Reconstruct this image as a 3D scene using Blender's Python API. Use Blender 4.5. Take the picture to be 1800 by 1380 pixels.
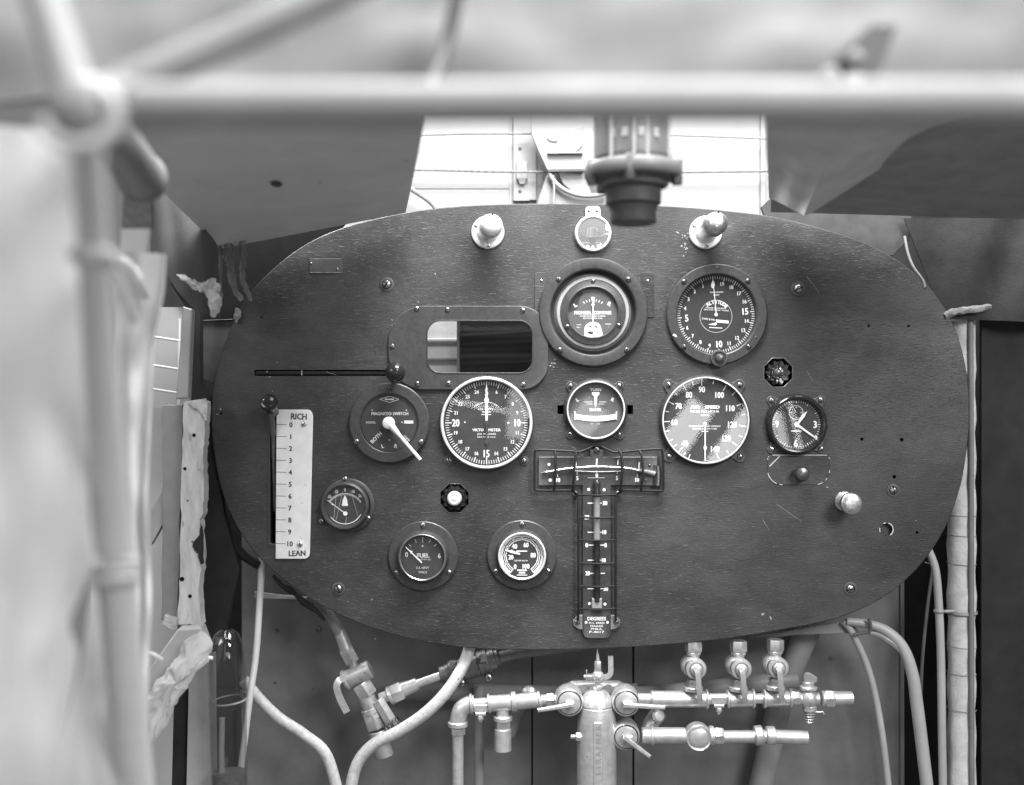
import bpy, bmesh, math, random
from mathutils import Vector, Matrix, noise as mnoise

# ------------------------------------------------------------------ scene, camera, light
for _o in list(bpy.data.objects):
    bpy.data.objects.remove(_o, do_unlink=True)
SC = bpy.context.scene
COL = SC.collection
S = 0.0005            # one drawing unit (u) = 0.5 mm ; the panel face is the plane z = 0 u
DU = 2000.0           # camera distance from the panel face, in u (1 m)
R = math.radians
random.seed(7)

cam_d = bpy.data.cameras.new('camera')
cam = bpy.data.objects.new('camera', cam_d)
COL.objects.link(cam)
cam.location = (0, -DU * S, 0)
cam.rotation_euler = (R(90), 0, 0)
cam_d.sensor_width = 36.0
cam_d.lens = 40.0
cam_d.clip_start = 0.02
cam_d.clip_end = 60
cam_d.dof.use_dof = True
cam_d.dof.focus_distance = 1.005
cam_d.dof.aperture_fstop = 3.3
cam_d.dof.aperture_blades = 0
SC.camera = cam

world = bpy.data.worlds.new('World')
SC.world = world
world.use_nodes = True
_bg = world.node_tree.nodes['Background']
_bg.inputs[0].default_value = (1, 1, 1, 1)
_bg.inputs[1].default_value = 0.14

def area(name, loc, target, w, h, power, roll=0.0, spread=180):
    l = bpy.data.lights.new(name, 'AREA')
    l.shape = 'RECTANGLE'; l.size = w; l.size_y = h; l.energy = power
    l.spread = R(spread)
    o = bpy.data.objects.new(name, l); COL.objects.link(o)
    d = (Vector(target) - Vector(loc)).normalized()
    q = d.to_track_quat('-Z', 'Y')
    o.rotation_euler = (q.to_matrix().to_4x4() @ Matrix.Rotation(roll, 4, 'Z')).to_euler()
    o.location = loc
    return o

# open cockpit: daylight comes down through the opening above and in front of the board
area('skylight', (0.30, -0.75, 1.75), (0.12, 0.0, -0.05), 1.7, 1.2, 54)
area('cockpit_opening', (0.10, -0.34, 0.74), (0.07, 0.0, 0.10), 0.5, 0.3, 14.0)
# open nose bay behind the board, lit from above
area('nose_bay_daylight', (0.05, 0.035, 0.62), (0.05, 0.09, 0.2), 0.55, 0.05, 0.05)
# daylight on the canvas at the left side
area('side_daylight', (-0.62, 0.55, 0.95), (-0.42, -0.1, -0.1), 0.7, 0.5, 30)
area('left_fill', (-1.5, -1.6, 0.9), (-0.36, -0.3, 0.0), 0.9, 0.9, 11)  # fill lamp added at front left to brighten canvas and deck
area('right_fill', (0.95, -1.55, 0.80), (0.28, 0.0, -0.22), 0.6, 0.6, 25)  # fill lamp added at front right to brighten the lower right
# lamps added behind the camera, shaped to make the reflections in the dial glasses: (x, z, width, height, tilt, brightness)
for _x, _z, _w, _h, _t, _l in ((0.594, -0.136, 0.090, 0.25, -35.3, 8.0), (0.459, -0.090, 0.074, 0.14, -35.3, 7.5), (0.432, 0.016, 0.030, 0.18, -63, 6.5),
                               (0.012, -0.055, 0.045, 0.13, -4, 3.6), (-0.057, -0.041, 0.22, 0.007, -11.5, 9.0), (0.055, -0.04, 0.03, 0.06, -30, 4.2),
                               (0.190, -0.075, 0.07, 0.11, -40, 3.2), (0.706, -0.112, 0.028, 0.12, 12, 5.5), (0.741, -0.082, 0.008, 0.14, 14, 8.0),
                               (-0.482, -0.268, 0.024, 0.032, 20, 5.0), (-0.440, -0.252, 0.03, 0.03, 0, 5.0), (-0.398, -0.266, 0.026, 0.034, -20, 5.0)):
    _q = 2.15 / 3.0
    area('reflection_lamp', (_x * _q, -1.15, _z * _q), (_x * _q, 0.0, _z * _q), _w * _q, _h * _q, _l * math.pi * _w * _h * _q * _q, R(_t))

vs = SC.view_settings
vs.view_transform = 'Standard'; vs.look = 'None'; vs.exposure = 0.55; vs.gamma = 1.0
vs.use_curve_mapping = False
SC.render.engine = 'CYCLES'
SC.cycles.use_denoising = True
SC.cycles.max_bounces = 8
SC.cycles.transparent_max_bounces = 12
SC.cycles.sample_clamp_indirect = 4.0

# ------------------------------------------------------------------ materials
def srgb(v):
    v /= 255.0
    return v / 12.92 if v <= 0.04045 else ((v + 0.055) / 1.055) ** 2.4

MATS = {}
def mat(name, base, rough=0.5, metal=0.0, var=0.25, scale=90, bump=0.0, bscale=None, spec=0.5,
        speck=None, stretch=(1, 1, 1), coat=0.0, trans=0.0, rvar=0.15, wear=None):
    """grey principled material with procedural colour, roughness and relief variation"""
    m = bpy.data.materials.new(name); m.use_nodes = True
    nt = m.node_tree; n = nt.nodes; L = nt.links
    b = n['Principled BSDF']
    b.inputs['Metallic'].default_value = metal
    b.inputs['Specular IOR Level'].default_value = spec
    b.inputs['Coat Weight'].default_value = coat
    tc = n.new('ShaderNodeTexCoord')
    mp = n.new('ShaderNodeMapping'); mp.inputs['Scale'].default_value = stretch
    L.new(tc.outputs['Object'], mp.inputs['Vector'])
    def nz(sc, det=6, rg=0.6):
        t = n.new('ShaderNodeTexNoise'); t.inputs['Scale'].default_value = sc
        t.inputs['Detail'].default_value = det; t.inputs['Roughness'].default_value = rg
        L.new(mp.outputs[0], t.inputs['Vector']); return t
    def ramp(fac, stops):
        r = n.new('ShaderNodeValToRGB'); e = r.color_ramp.elements
        while len(e) < len(stops): e.new(0.5)
        for k, (p, v) in enumerate(stops):
            e[k].position = p; e[k].color = (v, v, v, 1)
        L.new(fac, r.inputs[0]); return r
    t1 = nz(scale)
    c = ramp(t1.outputs['Fac'], [(0.25, base * (1 - var)), (0.75, min(0.95, base * (1 + var)))]).outputs[0]
    if speck:                                   # (scale, threshold, value): small lighter or darker flecks
        t2 = nz(speck[0], 3, 0.55)
        f = ramp(t2.outputs['Fac'], [(speck[1], 0.0), (min(1, speck[1] + 0.06), 1.0)])
        mx = n.new('ShaderNodeMix'); mx.data_type = 'RGBA'
        L.new(f.outputs[0], mx.inputs['Factor']); L.new(c, mx.inputs['A'])
        mx.inputs['B'].default_value = (speck[2],) * 3 + (1,)
        c = mx.outputs['Result']
    if wear:                                    # worn convex edges: (value, width)
        g = n.new('ShaderNodeNewGeometry')
        f = ramp(g.outputs['Pointiness'], [(0.5 + wear[1], 0.0), (0.5 + wear[1] + 0.05, 0.8)])
        mx = n.new('ShaderNodeMix'); mx.data_type = 'RGBA'
        L.new(f.outputs[0], mx.inputs['Factor']); L.new(c, mx.inputs['A'])
        mx.inputs['B'].default_value = (wear[0],) * 3 + (1,)
        c = mx.outputs['Result']
    L.new(c, b.inputs['Base Color'])
    t3 = nz(scale * 1.7)
    rr = n.new('ShaderNodeMapRange')
    rr.inputs['To Min'].default_value = max(0.02, rough - rvar); rr.inputs['To Max'].default_value = min(1, rough + rvar)
    L.new(t3.outputs['Fac'], rr.inputs['Value']); L.new(rr.outputs[0], b.inputs['Roughness'])
    if bump:
        t4 = nz(bscale or scale * 3)
        bp = n.new('ShaderNodeBump'); bp.inputs['Strength'].default_value = 1.0
        bp.inputs['Distance'].default_value = bump
        L.new(t4.outputs['Fac'], bp.inputs['Height']); L.new(bp.outputs[0], b.inputs['Normal'])
    if trans:
        tb = n.new('ShaderNodeBsdfTranslucent'); L.new(c, tb.inputs['Color'])
        ms = n.new('ShaderNodeMixShader'); ms.inputs[0].default_value = trans
        L.new(b.outputs[0], ms.inputs[1]); L.new(tb.outputs[0], ms.inputs[2])
        L.new(ms.outputs[0], n['Material Output'].inputs[0])
    MATS[name] = m
    return m

def wood_board(name, base, fleck, lo=0.56):
    """open-grained stained board: fine horizontal pores filled with pale dust, in patches"""
    m = bpy.data.materials.new(name); m.use_nodes = True
    nt = m.node_tree; n = nt.nodes; L = nt.links; b = n['Principled BSDF']
    tc = n.new('ShaderNodeTexCoord')
    def nz(sc, stretch, det=4, rg=0.6, dist=0.0):
        mp = n.new('ShaderNodeMapping'); mp.inputs['Scale'].default_value = stretch
        L.new(tc.outputs['Object'], mp.inputs['Vector'])
        t = n.new('ShaderNodeTexNoise'); t.inputs['Scale'].default_value = sc
        t.inputs['Detail'].default_value = det; t.inputs['Roughness'].default_value = rg
        t.inputs['Distortion'].default_value = dist
        L.new(mp.outputs[0], t.inputs['Vector']); return t.outputs['Fac']
    def ramp(fac, a, va, z, vz):
        r = n.new('ShaderNodeValToRGB'); e = r.color_ramp.elements
        e[0].position = a; e[0].color = (va,) * 3 + (1,); e[1].position = z; e[1].color = (vz,) * 3 + (1,)
        L.new(fac, r.inputs[0]); return r.outputs[0]
    def math_(op, a, c):
        k = n.new('ShaderNodeMath'); k.operation = op
        for i, v in enumerate((a, c)):
            if isinstance(v, (int, float)): k.inputs[i].default_value = v
            else: L.new(v, k.inputs[i])
        return k.outputs[0]
    tone = ramp(nz(9, (1, 1, 1), 6), 0.32, base * 0.4, 0.68, base * 1.65)
    band = ramp(nz(32, (0.6, 1.6, 1), 6, 0.7, 0.8), 0.3, 0.7, 0.7, 1.3)
    grain = ramp(nz(1100, (0.7, 1.0, 1), 2), 0.28, 0.6, 0.72, 1.4)
    mul = n.new('ShaderNodeMix'); mul.data_type = 'RGBA'; mul.blend_type = 'MULTIPLY'; mul.inputs['Factor'].default_value = 1
    L.new(tone, mul.inputs['A']); L.new(band, mul.inputs['B'])
    mul2 = n.new('ShaderNodeMix'); mul2.data_type = 'RGBA'; mul2.blend_type = 'MULTIPLY'; mul2.inputs['Factor'].default_value = 1
    L.new(mul.outputs['Result'], mul2.inputs['A']); L.new(grain, mul2.inputs['B'])
    pores = ramp(nz(420, (0.34, 1.5, 1), 4, 0.7, 0.5), lo, 0.0, lo + 0.16, 1.0)
    patch = ramp(nz(16, (1, 1, 1), 3), 0.36, 0.12, 0.66, 1.0)
    f = math_('MULTIPLY', math_('MULTIPLY', pores, patch), 0.75)
    mx = n.new('ShaderNodeMix'); mx.data_type = 'RGBA'
    L.new(f, mx.inputs['Factor']); L.new(mul2.outputs['Result'], mx.inputs['A'])
    mx.inputs['B'].default_value = (fleck,) * 3 + (1,)
    # fine scratches and chips
    chips = ramp(nz(75, (1, 1, 1), 5, 0.75), 0.735, 0.0, 0.75, 1.0)
    mx2 = n.new('ShaderNodeMix'); mx2.data_type = 'RGBA'
    L.new(math_('MULTIPLY', chips, 0.6), mx2.inputs['Factor']); L.new(mx.outputs['Result'], mx2.inputs['A'])
    mx2.inputs['B'].default_value = (fleck * 1.5,) * 3 + (1,)
    L.new(mx2.outputs['Result'], b.inputs['Base Color'])
    rr = ramp(nz(40, (1, 1, 1)), 0.3, 0.42, 0.7, 0.62); L.new(rr, b.inputs['Roughness'])
    bp = n.new('ShaderNodeBump'); bp.inputs['Distance'].default_value = 0.0002
    L.new(math_('ADD', pores, nz(900, (0.3, 1, 1), 2)), bp.inputs['Height']); L.new(bp.outputs[0], b.inputs['Normal'])
    MATS[name] = m
    return m

def glass_sheet(name, ior=1.6, tint=0.95, rough=0.0):
    m = bpy.data.materials.new(name); m.use_nodes = True
    nt = m.node_tree; n = nt.nodes; L = nt.links
    n.remove(n['Principled BSDF'])
    tr = n.new('ShaderNodeBsdfTransparent'); tr.inputs[0].default_value = (tint, tint, tint, 1)
    gl = n.new('ShaderNodeBsdfGlossy'); gl.inputs['Roughness'].default_value = rough
    # reflectance of a thin sheet, the same from either side
    f0 = ((ior - 1) / (ior + 1)) ** 2
    g = n.new('ShaderNodeNewGeometry')
    dt = n.new('ShaderNodeVectorMath'); dt.operation = 'DOT_PRODUCT'
    L.new(g.outputs['Normal'], dt.inputs[0]); L.new(g.outputs['Incoming'], dt.inputs[1])
    def mth(op, p, q=None):
        k = n.new('ShaderNodeMath'); k.operation = op
        for i, v in enumerate((p, q)):
            if v is None: continue
            if isinstance(v, (int, float)): k.inputs[i].default_value = v
            else: L.new(v, k.inputs[i])
        return k
    fr = mth('MULTIPLY_ADD', mth('POWER', mth('SUBTRACT', 1.0, mth('ABSOLUTE', dt.outputs['Value']).outputs[0]).outputs[0], 5.0).outputs[0], 1 - f0)
    fr.inputs[2].default_value = f0
    mx = n.new('ShaderNodeMixShader')
    L.new(fr.outputs[0], mx.inputs[0]); L.new(tr.outputs[0], mx.inputs[1]); L.new(gl.outputs[0], mx.inputs[2])
    L.new(mx.outputs[0], n['Material Output'].inputs[0])
    MATS[name] = m
    return m

wood_board('stained_board', 0.029, 0.10)
mat('board_edge', 0.06, 0.7, var=0.5, scale=200)
mat('cowl_shaded', 0.30, 0.55, var=0.2, scale=40, bump=0.00006, bscale=400)  # right cowl: its turn away from the light is put into the grey
mat('tube_grey', 0.2, 0.3, var=0.2, scale=200)
mat('black_enamel', 0.040, 0.42, var=0.35, scale=260, bump=0.00004, bscale=1500, speck=(420, 0.74, 0.20), wear=(0.30, 0.06))
mat('gloss_black', 0.02, 0.16, var=0.3, scale=300, rvar=0.06)
mat('dial_black', 0.030, 0.65, var=0.2, scale=300)
mat('dial_mid', 0.10, 0.6, var=0.15, scale=60)  # grey raised to carry the sky reflection on the compass dial
mat('dial_grey', 0.040, 0.6, var=0.35, scale=120)
mat('paint_white', 0.85, 0.6, var=0.1, scale=500)
mat('paint_dim', 0.5, 0.7, var=0.3, scale=500)
mat('chip_grey', 0.3, 0.8, var=0.5, scale=300)
mat('lume', 0.9, 0.7, var=0.05, scale=400)
mat('nickel', 0.78, 0.24, metal=1.0, var=0.12, scale=240, rvar=0.1)
mat('bright_metal', 0.78, 0.32, metal=0.45, var=0.1, scale=240, rvar=0.1)
mat('worn_nickel', 0.72, 0.34, metal=1.0, var=0.3, scale=220, rvar=0.15, bump=0.00003)
mat('screw_metal', 0.36, 0.3, metal=1.0, var=0.35, scale=500, rvar=0.12)
mat('dark_screw', 0.14, 0.32, metal=0.8, var=0.4, scale=500)
mat('steel_wire', 0.10, 0.32, metal=0.7, var=0.4, scale=300)
mat('brass_dull', 0.5, 0.36, metal=0.9, var=0.2, scale=250)
mat('ivory', 0.62, 0.55, var=0.12, scale=70, speck=(160, 0.70, 0.38), bump=0.00003)
mat('ink', 0.03, 0.8)
mat('cream_ring', 0.6, 0.5, var=0.12, scale=200)
mat('aluminium_paint', 0.52, 0.34, metal=0.6, var=0.22, scale=160, rvar=0.15, bump=0.00012, bscale=700, speck=(130, 0.70, 0.22))
mat('dull_brass', 0.36, 0.42, metal=0.45, var=0.3, scale=200, bump=0.00006, speck=(260, 0.70, 0.10))
mat('dark_fitting', 0.10, 0.45, metal=0.3, var=0.4, scale=220)
mat('brace_paint', 0.20, 0.7, var=0.1, scale=30, spec=0.2)
mat('tube_paint', 0.21, 0.6, var=0.1, scale=40)
mat('pale_post', 0.46, 0.5, var=0.1, scale=30)
mat('dark_chrome', 0.34, 0.14, metal=1.0, var=0.3, scale=300, rvar=0.08)
mat('sight_dark', 0.06, 0.5, var=0.2, scale=80)
mat('post_paint', 0.30, 0.4, var=0.15, scale=30)
mat('grey_paint', 0.20, 0.5, var=0.15, scale=60, bump=0.00005, bscale=400)
mat('cowl_sheet', 0.62, 0.5, var=0.1, scale=25, bump=0.00008, bscale=300, speck=(60, 0.74, 0.25))
mat('sight_grey', 0.12, 0.45, var=0.2, scale=80)
mat('dark_paint', 0.06, 0.55, var=0.25, scale=60, bump=0.00006, bscale=500)
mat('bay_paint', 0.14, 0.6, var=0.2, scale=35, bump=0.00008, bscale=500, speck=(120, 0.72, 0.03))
mat('dark_leather', 0.022, 0.6, spec=0.15, var=0.3, scale=60, bump=0.0003, bscale=500)
mat('card_grey', 0.5, 0.7, var=0.2, scale=60)
mat('strip_grey', 0.045, 0.6, spec=0.25, var=0.3, scale=60)
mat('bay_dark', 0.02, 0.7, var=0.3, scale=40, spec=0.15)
mat('white_board', 0.24, 0.6, var=0.07, scale=25, bump=0.00015, bscale=220, speck=(90, 0.74, 0.5))
mat('bracket_grey', 0.22, 0.5, var=0.2, scale=60)
mat('canvas', 0.60, 0.85, var=0.06, scale=30, bump=0.0004, bscale=1200, trans=0.45)
mat('deck_canvas', 0.135, 0.85, spec=0.2, var=0.25, scale=9, bump=0.0003, bscale=700)
mat('grey_canvas', 0.62, 0.85, var=0.18, scale=30, bump=0.0005, bscale=900, stretch=(1, 0.4, 1))
mat('grey_cloth', 0.06, 0.9, spec=0.15, var=0.12, scale=30, bump=0.0004, bscale=800)
mat('frayed', 0.42, 0.9, var=0.5, scale=90, bump=0.001, bscale=500)
mat('torn_fabric', 0.2, 0.9, var=0.5, scale=120, bump=0.001, bscale=500)
mat('pale_wood', 0.44, 0.7, var=0.35, scale=40, stretch=(3, 0.7, 1), speck=(60, 0.62, 0.24), bump=0.0005)
mat('rope', 0.20, 0.9, var=0.4, scale=700, bump=0.0006, bscale=1500)
mat('rubber_hose', 0.40, 0.6, var=0.3, scale=240, speck=(320, 0.66, 0.16))
mat('lagging', 0.44, 0.85, var=0.22, scale=90, bump=0.0006, bscale=350, speck=(150, 0.70, 0.2))
mat('ring_grey', 0.3, 0.5, var=0.12, scale=200)
mat('wire_black', 0.012, 0.5, var=0.3, spec=0.25)
mat('mirror', 0.85, 0.03, metal=0.88, var=0.02, rvar=0.0)
mat('hole_black', 0.008, 0.9, var=0.2, spec=0.08)
glass_sheet('dial_glass', 1.62)
glass_sheet('bulb_glass', 1.75, 0.9, 0.05)
# ------------------------------------------------------------------ building helpers (all lengths in u)
def G(x, y, z=0.0):
    """place given as its direction in the view and its real height z above the board -> true position in u"""
    k = (DU - z) / DU
    return Vector(((x - 900) * k, (690 - y) * k, z))

def W(v):
    return Vector((v[0] * S, -v[2] * S, v[1] * S))

_text_cache = {}
def text_geo(s):
    if s not in _text_cache:
        cu = bpy.data.curves.new('t', 'FONT'); cu.body = s; cu.align_x = 'CENTER'; cu.size = 1.0
        cu.resolution_u = 2
        ob = bpy.data.objects.new('t', cu)
        me = ob.to_mesh()
        vs_ = [tuple(v.co) for v in me.vertices]; fs = [tuple(p.vertices) for p in me.polygons]
        ob.to_mesh_clear(); bpy.data.objects.remove(ob); bpy.data.curves.remove(cu)
        if vs_:
            x0 = min(v[0] for v in vs_); x1 = max(v[0] for v in vs_)
            vs_ = [(v[0] - (x0 + x1) / 2, v[1], 0) for v in vs_]
        _text_cache[s] = (vs_, fs)
    return _text_cache[s]

class MB:
    def __init__(self):
        self.v = []; self.f = []; self.M = Matrix()
    def add(self, vs, fs):
        o = len(self.v)
        self.v += [tuple(self.M @ Vector(p)) for p in vs]
        self.f += [tuple(i + o for i in f) for f in fs]
        return self
    def lathe(self, prof, seg=48, c=(0, 0, 0), axis=(0, 0, 1), sx=1.0, sy=1.0, ph=0.0):
        """profile of (radius, height along the axis)"""
        ax = Vector(axis).normalized(); q = ax.to_track_quat('Z', 'Y').to_matrix() if abs(ax.z) < 0.9999 else Matrix.Identity(3)
        if ax.z < -0.9999: q = Matrix.Rotation(math.pi, 3, 'X')
        vs_ = []; fs = []; rings = []
        for r, h in prof:
            if r < 1e-6:
                rings.append([len(vs_)]); vs_.append(Vector(c) + q @ Vector((0, 0, h)))
            else:
                st = len(vs_)
                for k in range(seg):
                    a = 2 * math.pi * k / seg + ph
                    vs_.append(Vector(c) + q @ Vector((r * sx * math.cos(a), r * sy * math.sin(a), h)))
                rings.append(list(range(st, st + seg)))
        for a, b in zip(rings, rings[1:]):
            for k in range(seg):
                k2 = (k + 1) % seg
                if len(a) == 1 and len(b) == 1: continue
                if len(a) == 1: fs.append((a[0], b[k2], b[k]))
                elif len(b) == 1: fs.append((a[k], a[k2], b[0]))
                else: fs.append((a[k], a[k2], b[k2], b[k]))
        return self.add(vs_, fs)
    def cyl(self, p0, p1, r, r1=None, seg=24, bev=0.0):
        p0 = Vector(p0); p1 = Vector(p1); d = p1 - p0; h = d.length; r1 = r if r1 is None else r1
        if bev: pr = [(0, 0), (r - bev, 0), (r, bev), (r1, h - bev), (r1 - bev, h), (0, h)]
        else: pr = [(0, 0), (r, 0), (r1, h), (0, h)]
        return self.lathe(pr, seg, p0, d)
    def hexn(self, p0, p1, r, ph=0.0, n=6):
        p0 = Vector(p0); p1 = Vector(p1); d = p1 - p0; h = d.length; b = min(h * 0.12, r * 0.12)
        return self.lathe([(0, 0), (r * 0.92, 0), (r, b), (r, h - b), (r * 0.92, h), (0, h)], n, p0, d, ph=ph)
    def tube(self, pts, r, seg=12, caps=True):
        pts = [Vector(p) for p in pts]; n = len(pts)
        rs = r if isinstance(r, (list, tuple)) else [r] * n
        vs_ = []; fs = []; up = None
        for i, p in enumerate(pts):
            t = (pts[min(i + 1, n - 1)] - pts[max(i - 1, 0)]).normalized()
            if up is None:
                up = Vector((0, 0, 1)) if abs(t.z) < 0.9 else Vector((0, 1, 0))
            x = up.cross(t).normalized(); up = t.cross(x).normalized()
            for k in range(seg):
                a = 2 * math.pi * k / seg
                vs_.append(p + (x * math.cos(a) + up * math.sin(a)) * rs[i])
        for i in range(n - 1):
            for k in range(seg):
                k2 = (k + 1) % seg
                fs.append((i * seg + k, i * seg + k2, (i + 1) * seg + k2, (i + 1) * seg + k))
        if caps:
            fs.append(tuple(range(seg))[::-1]); fs.append(tuple((n - 1) * seg + k for k in range(seg)))
        return self.add(vs_, fs)
    def prism(self, pts, z0, z1, bev=0.0):
        """extruded outline (counter-clockwise), chamfered at the top"""
        n = len(pts); P = [Vector((p[0], p[1])) for p in pts]
        levels = [(P, z0)]
        if bev:
            levels += [(P, z1 - bev), (offset(P, -bev), z1)]
        else:
            levels += [(P, z1)]
        vs_ = []; fs = []
        for q, z in levels: vs_ += [(a.x, a.y, z) for a in q]
        for l in range(len(levels) - 1):
            for k in range(n):
                k2 = (k + 1) % n
                fs.append((l * n + k, l * n + k2, (l + 1) * n + k2, (l + 1) * n + k))
        fs.append(tuple((len(levels) - 1) * n + k for k in range(n)))
        fs.append(tuple(range(n))[::-1])
        return self.add(vs_, fs)
    def ring(self, outer, inner, z0, z1, bev=0.0):
        n = len(outer); O = [Vector(p[:2]) for p in outer]; I = [Vector(p[:2]) for p in inner]
        lv = [(O, z0), (O, z1 - bev), (offset(O, -bev), z1), (offset(I, bev), z1), (I, z1 - bev), (I, z0)]
        vs_ = []; fs = []
        for q, z in lv: vs_ += [(a.x, a.y, z) for a in q]
        for l in range(len(lv)):
            m = (l + 1) % len(lv)
            for k in range(n):
                k2 = (k + 1) % n
                fs.append((l * n + k, l * n + k2, m * n + k2, m * n + k))
        return self.add(vs_, fs)
    def box(self, x0, x1, y0, y1, z0, z1, bev=0.0):
        return self.prism([(x0, y0), (x1, y0), (x1, y1), (x0, y1)], z0, z1, bev)
    def flat(self, pts, z):
        return self.add([(p[0], p[1], z) for p in pts], [tuple(range(len(pts)))])
    def disc(self, r, z, c=(0, 0), seg=40, r0=0.0):
        a = [(c[0] + r * math.cos(2 * math.pi * k / seg), c[1] + r * math.sin(2 * math.pi * k / seg), z) for k in range(seg)]
        if r0:
            b = [(c[0] + r0 * math.cos(2 * math.pi * k / seg), c[1] + r0 * math.sin(2 * math.pi * k / seg), z) for k in range(seg)]
            return self.add(a + b, [(k, (k + 1) % seg, seg + (k + 1) % seg, seg + k) for k in range(seg)])
        return self.add(a, [tuple(range(seg))])
    def text(self, s, h, x, y, z, rot=0.0, sx=1.0, wid=None, bold=0.0):
        """lettering of cap height h centred on x, y"""
        vs_, fs = text_geo(s)
        if not vs_: return self
        k = h / 0.70; bold = max(bold * 1.35, h * 0.04) if h > 4.5 else h * 0.03
        w = max(v[0] for v in vs_) - min(v[0] for v in vs_)
        if wid: sx = wid / max(w * k, 1e-6)
        c, n = math.cos(rot), math.sin(rot)
        out = []
        for j, (dx, dy) in enumerate(((-bold, -bold * .6), (bold, -bold * .6), (bold, bold * .6), (-bold, bold * .6))):
            pts = []
            for v in vs_:
                px = v[0] * k * sx + dx; py = v[1] * k - h / 2 + dy
                pts.append((x + px * c - py * n, y + px * n + py * c, z + 0.06 * j))
            self.add(pts, fs)
        return self
    def tick(self, cx, cy, ang, r0, r1, w, z):
        """radial mark, angle clockwise from the top in degrees"""
        a = R(ang); d = Vector((math.sin(a), math.cos(a))); t = Vector((d.y, -d.x)) * (w / 2); c = Vector((cx, cy))
        p = [c + d * r0 - t, c + d * r0 + t, c + d * r1 + t, c + d * r1 - t]
        return self.flat(p[::-1], z)
    def line(self, p0, p1, w, z, w1=None):
        p0 = Vector(p0[:2]); p1 = Vector(p1[:2]); d = (p1 - p0).normalized(); t = Vector((-d.y, d.x))
        a = w / 2; b = (w if w1 is None else w1) / 2
        return self.flat([p0 - t * a, p1 - t * b, p1 + t * b, p0 + t * a], z)
    def grid(self, fn, nu, nv, thick=0.0):
        """sheet from fn(u, v) -> point; given a thickness it becomes a closed shell"""
        P = [[Vector(fn(i / nu, j / nv)) for i in range(nu + 1)] for j in range(nv + 1)]
        vs_ = [p for row in P for p in row]; w = nu + 1
        fs = [(j * w + i, j * w + i + 1, (j + 1) * w + i + 1, (j + 1) * w + i) for j in range(nv) for i in range(nu)]
        if thick:
            nrm = []
            for j in range(nv + 1):
                for i in range(nu + 1):
                    du = P[j][min(i + 1, nu)] - P[j][max(i - 1, 0)]; dv = P[min(j + 1, nv)][i] - P[max(j - 1, 0)][i]
                    nrm.append(du.cross(dv).normalized() * thick)
            o = len(vs_); vs_ = vs_ + [p - q for p, q in zip(vs_, nrm)]
            fs += [tuple(i + o for i in f)[::-1] for f in list(fs)]
            edge = [i for i in range(w)] + [j * w + nu for j in range(1, nv + 1)] + [nv * w + i for i in range(nu - 1, -1, -1)] + [j * w for j in range(nv - 1, 0, -1)]
            for a, b in zip(edge, edge[1:] + edge[:1]): fs.append((b, a, a + o, b + o))
        return self.add(vs_, fs)
    def mesh(self, name, m, sharp=35):
        me = bpy.data.meshes.new(name)
        me.from_pydata([(v[0] * S, v[1] * S, v[2] * S) for v in self.v], [], self.f)
        bm = bmesh.new(); bm.from_mesh(me)
        bmesh.ops.recalc_face_normals(bm, faces=bm.faces)
        for f in bm.faces: f.smooth = True
        for e in bm.edges:
            if len(e.link_faces) == 2 and e.calc_face_angle(0.0) > R(sharp): e.smooth = False
        bm.to_mesh(me); bm.free()
        me.materials.append(MATS[m])
        return me
    def build(self, name, m, parent=None, loc=(0, 0, 0), sharp=35):
        o = bpy.data.objects.new(name, self.mesh(name, m, sharp)); COL.objects.link(o)
        if parent is not None:
            o.parent = parent; o.location = Vector(loc) * S
        else:
            o.location = W(loc); o.rotation_euler = (R(90), 0, 0)
        return o

def offset(P, d):
    """move an outline outwards (d > 0) or inwards along its corner normals; counter-clockwise outlines"""
    P = [Vector(p[:2]) for p in P]; n = len(P); out = []
    for k in range(n):
        a = P[k] - P[k - 1]; b = P[(k + 1) % n] - P[k]
        na = Vector((a.y, -a.x)); nb = Vector((b.y, -b.x))
        if na.length: na.normalize()
        if nb.length: nb.normalize()
        m = na + nb
        if m.length < 1e-6: m = na
        m.normalize(); c = max(0.35, m.dot(nb))
        out.append(P[k] + m * d / c)
    return out

def rrect(x0, x1, y0, y1, r, seg=8):
    """rounded rectangle outline, counter-clockwise; r one radius or four (lower right, upper right, upper left, lower left)"""
    rs = r if isinstance(r, (list, tuple)) else (r,) * 4
    cs = [(x1 - rs[0], y0 + rs[0], -90, rs[0]), (x1 - rs[1], y1 - rs[1], 0, rs[1]), (x0 + rs[2], y1 - rs[2], 90, rs[2]), (x0 + rs[3], y0 + rs[3], 180, rs[3])]
    out = []
    for cx, cy, a0, q in cs:
        for k in range(seg + 1):
            a = R(a0 + 90 * k / seg); out.append((cx + q * math.cos(a), cy + q * math.sin(a)))
    return out

def circ(r, c=(0, 0), seg=48, ph=0.0):
    return [(c[0] + r * math.cos(2 * math.pi * k / seg + ph), c[1] + r * math.sin(2 * math.pi * k / seg + ph)) for k in range(seg)]

def spline(pts, n=8, closed=False):
    P = [Vector(p) for p in pts]; m = len(P); out = []
    rng = range(m) if closed else range(m - 1)
    for i in rng:
        if closed: a, b, c, d = P[i - 1], P[i], P[(i + 1) % m], P[(i + 2) % m]
        else: a, b, c, d = P[max(i - 1, 0)], P[i], P[i + 1], P[min(i + 2, m - 1)]
        for k in range(n):
            t = k / n
            out.append(0.5 * ((2 * b) + (c - a) * t + (2 * a - 5 * b + 4 * c - d) * t * t + (3 * b - a - 3 * c + d) * t ** 3))
    if not closed: out.append(P[-1])
    return out

def tag(o, label, cat, group=None, kind=None):
    o['label'] = label
    if cat: o['category'] = cat
    if group: o['group'] = group
    if kind: o['kind'] = kind
    return o

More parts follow.
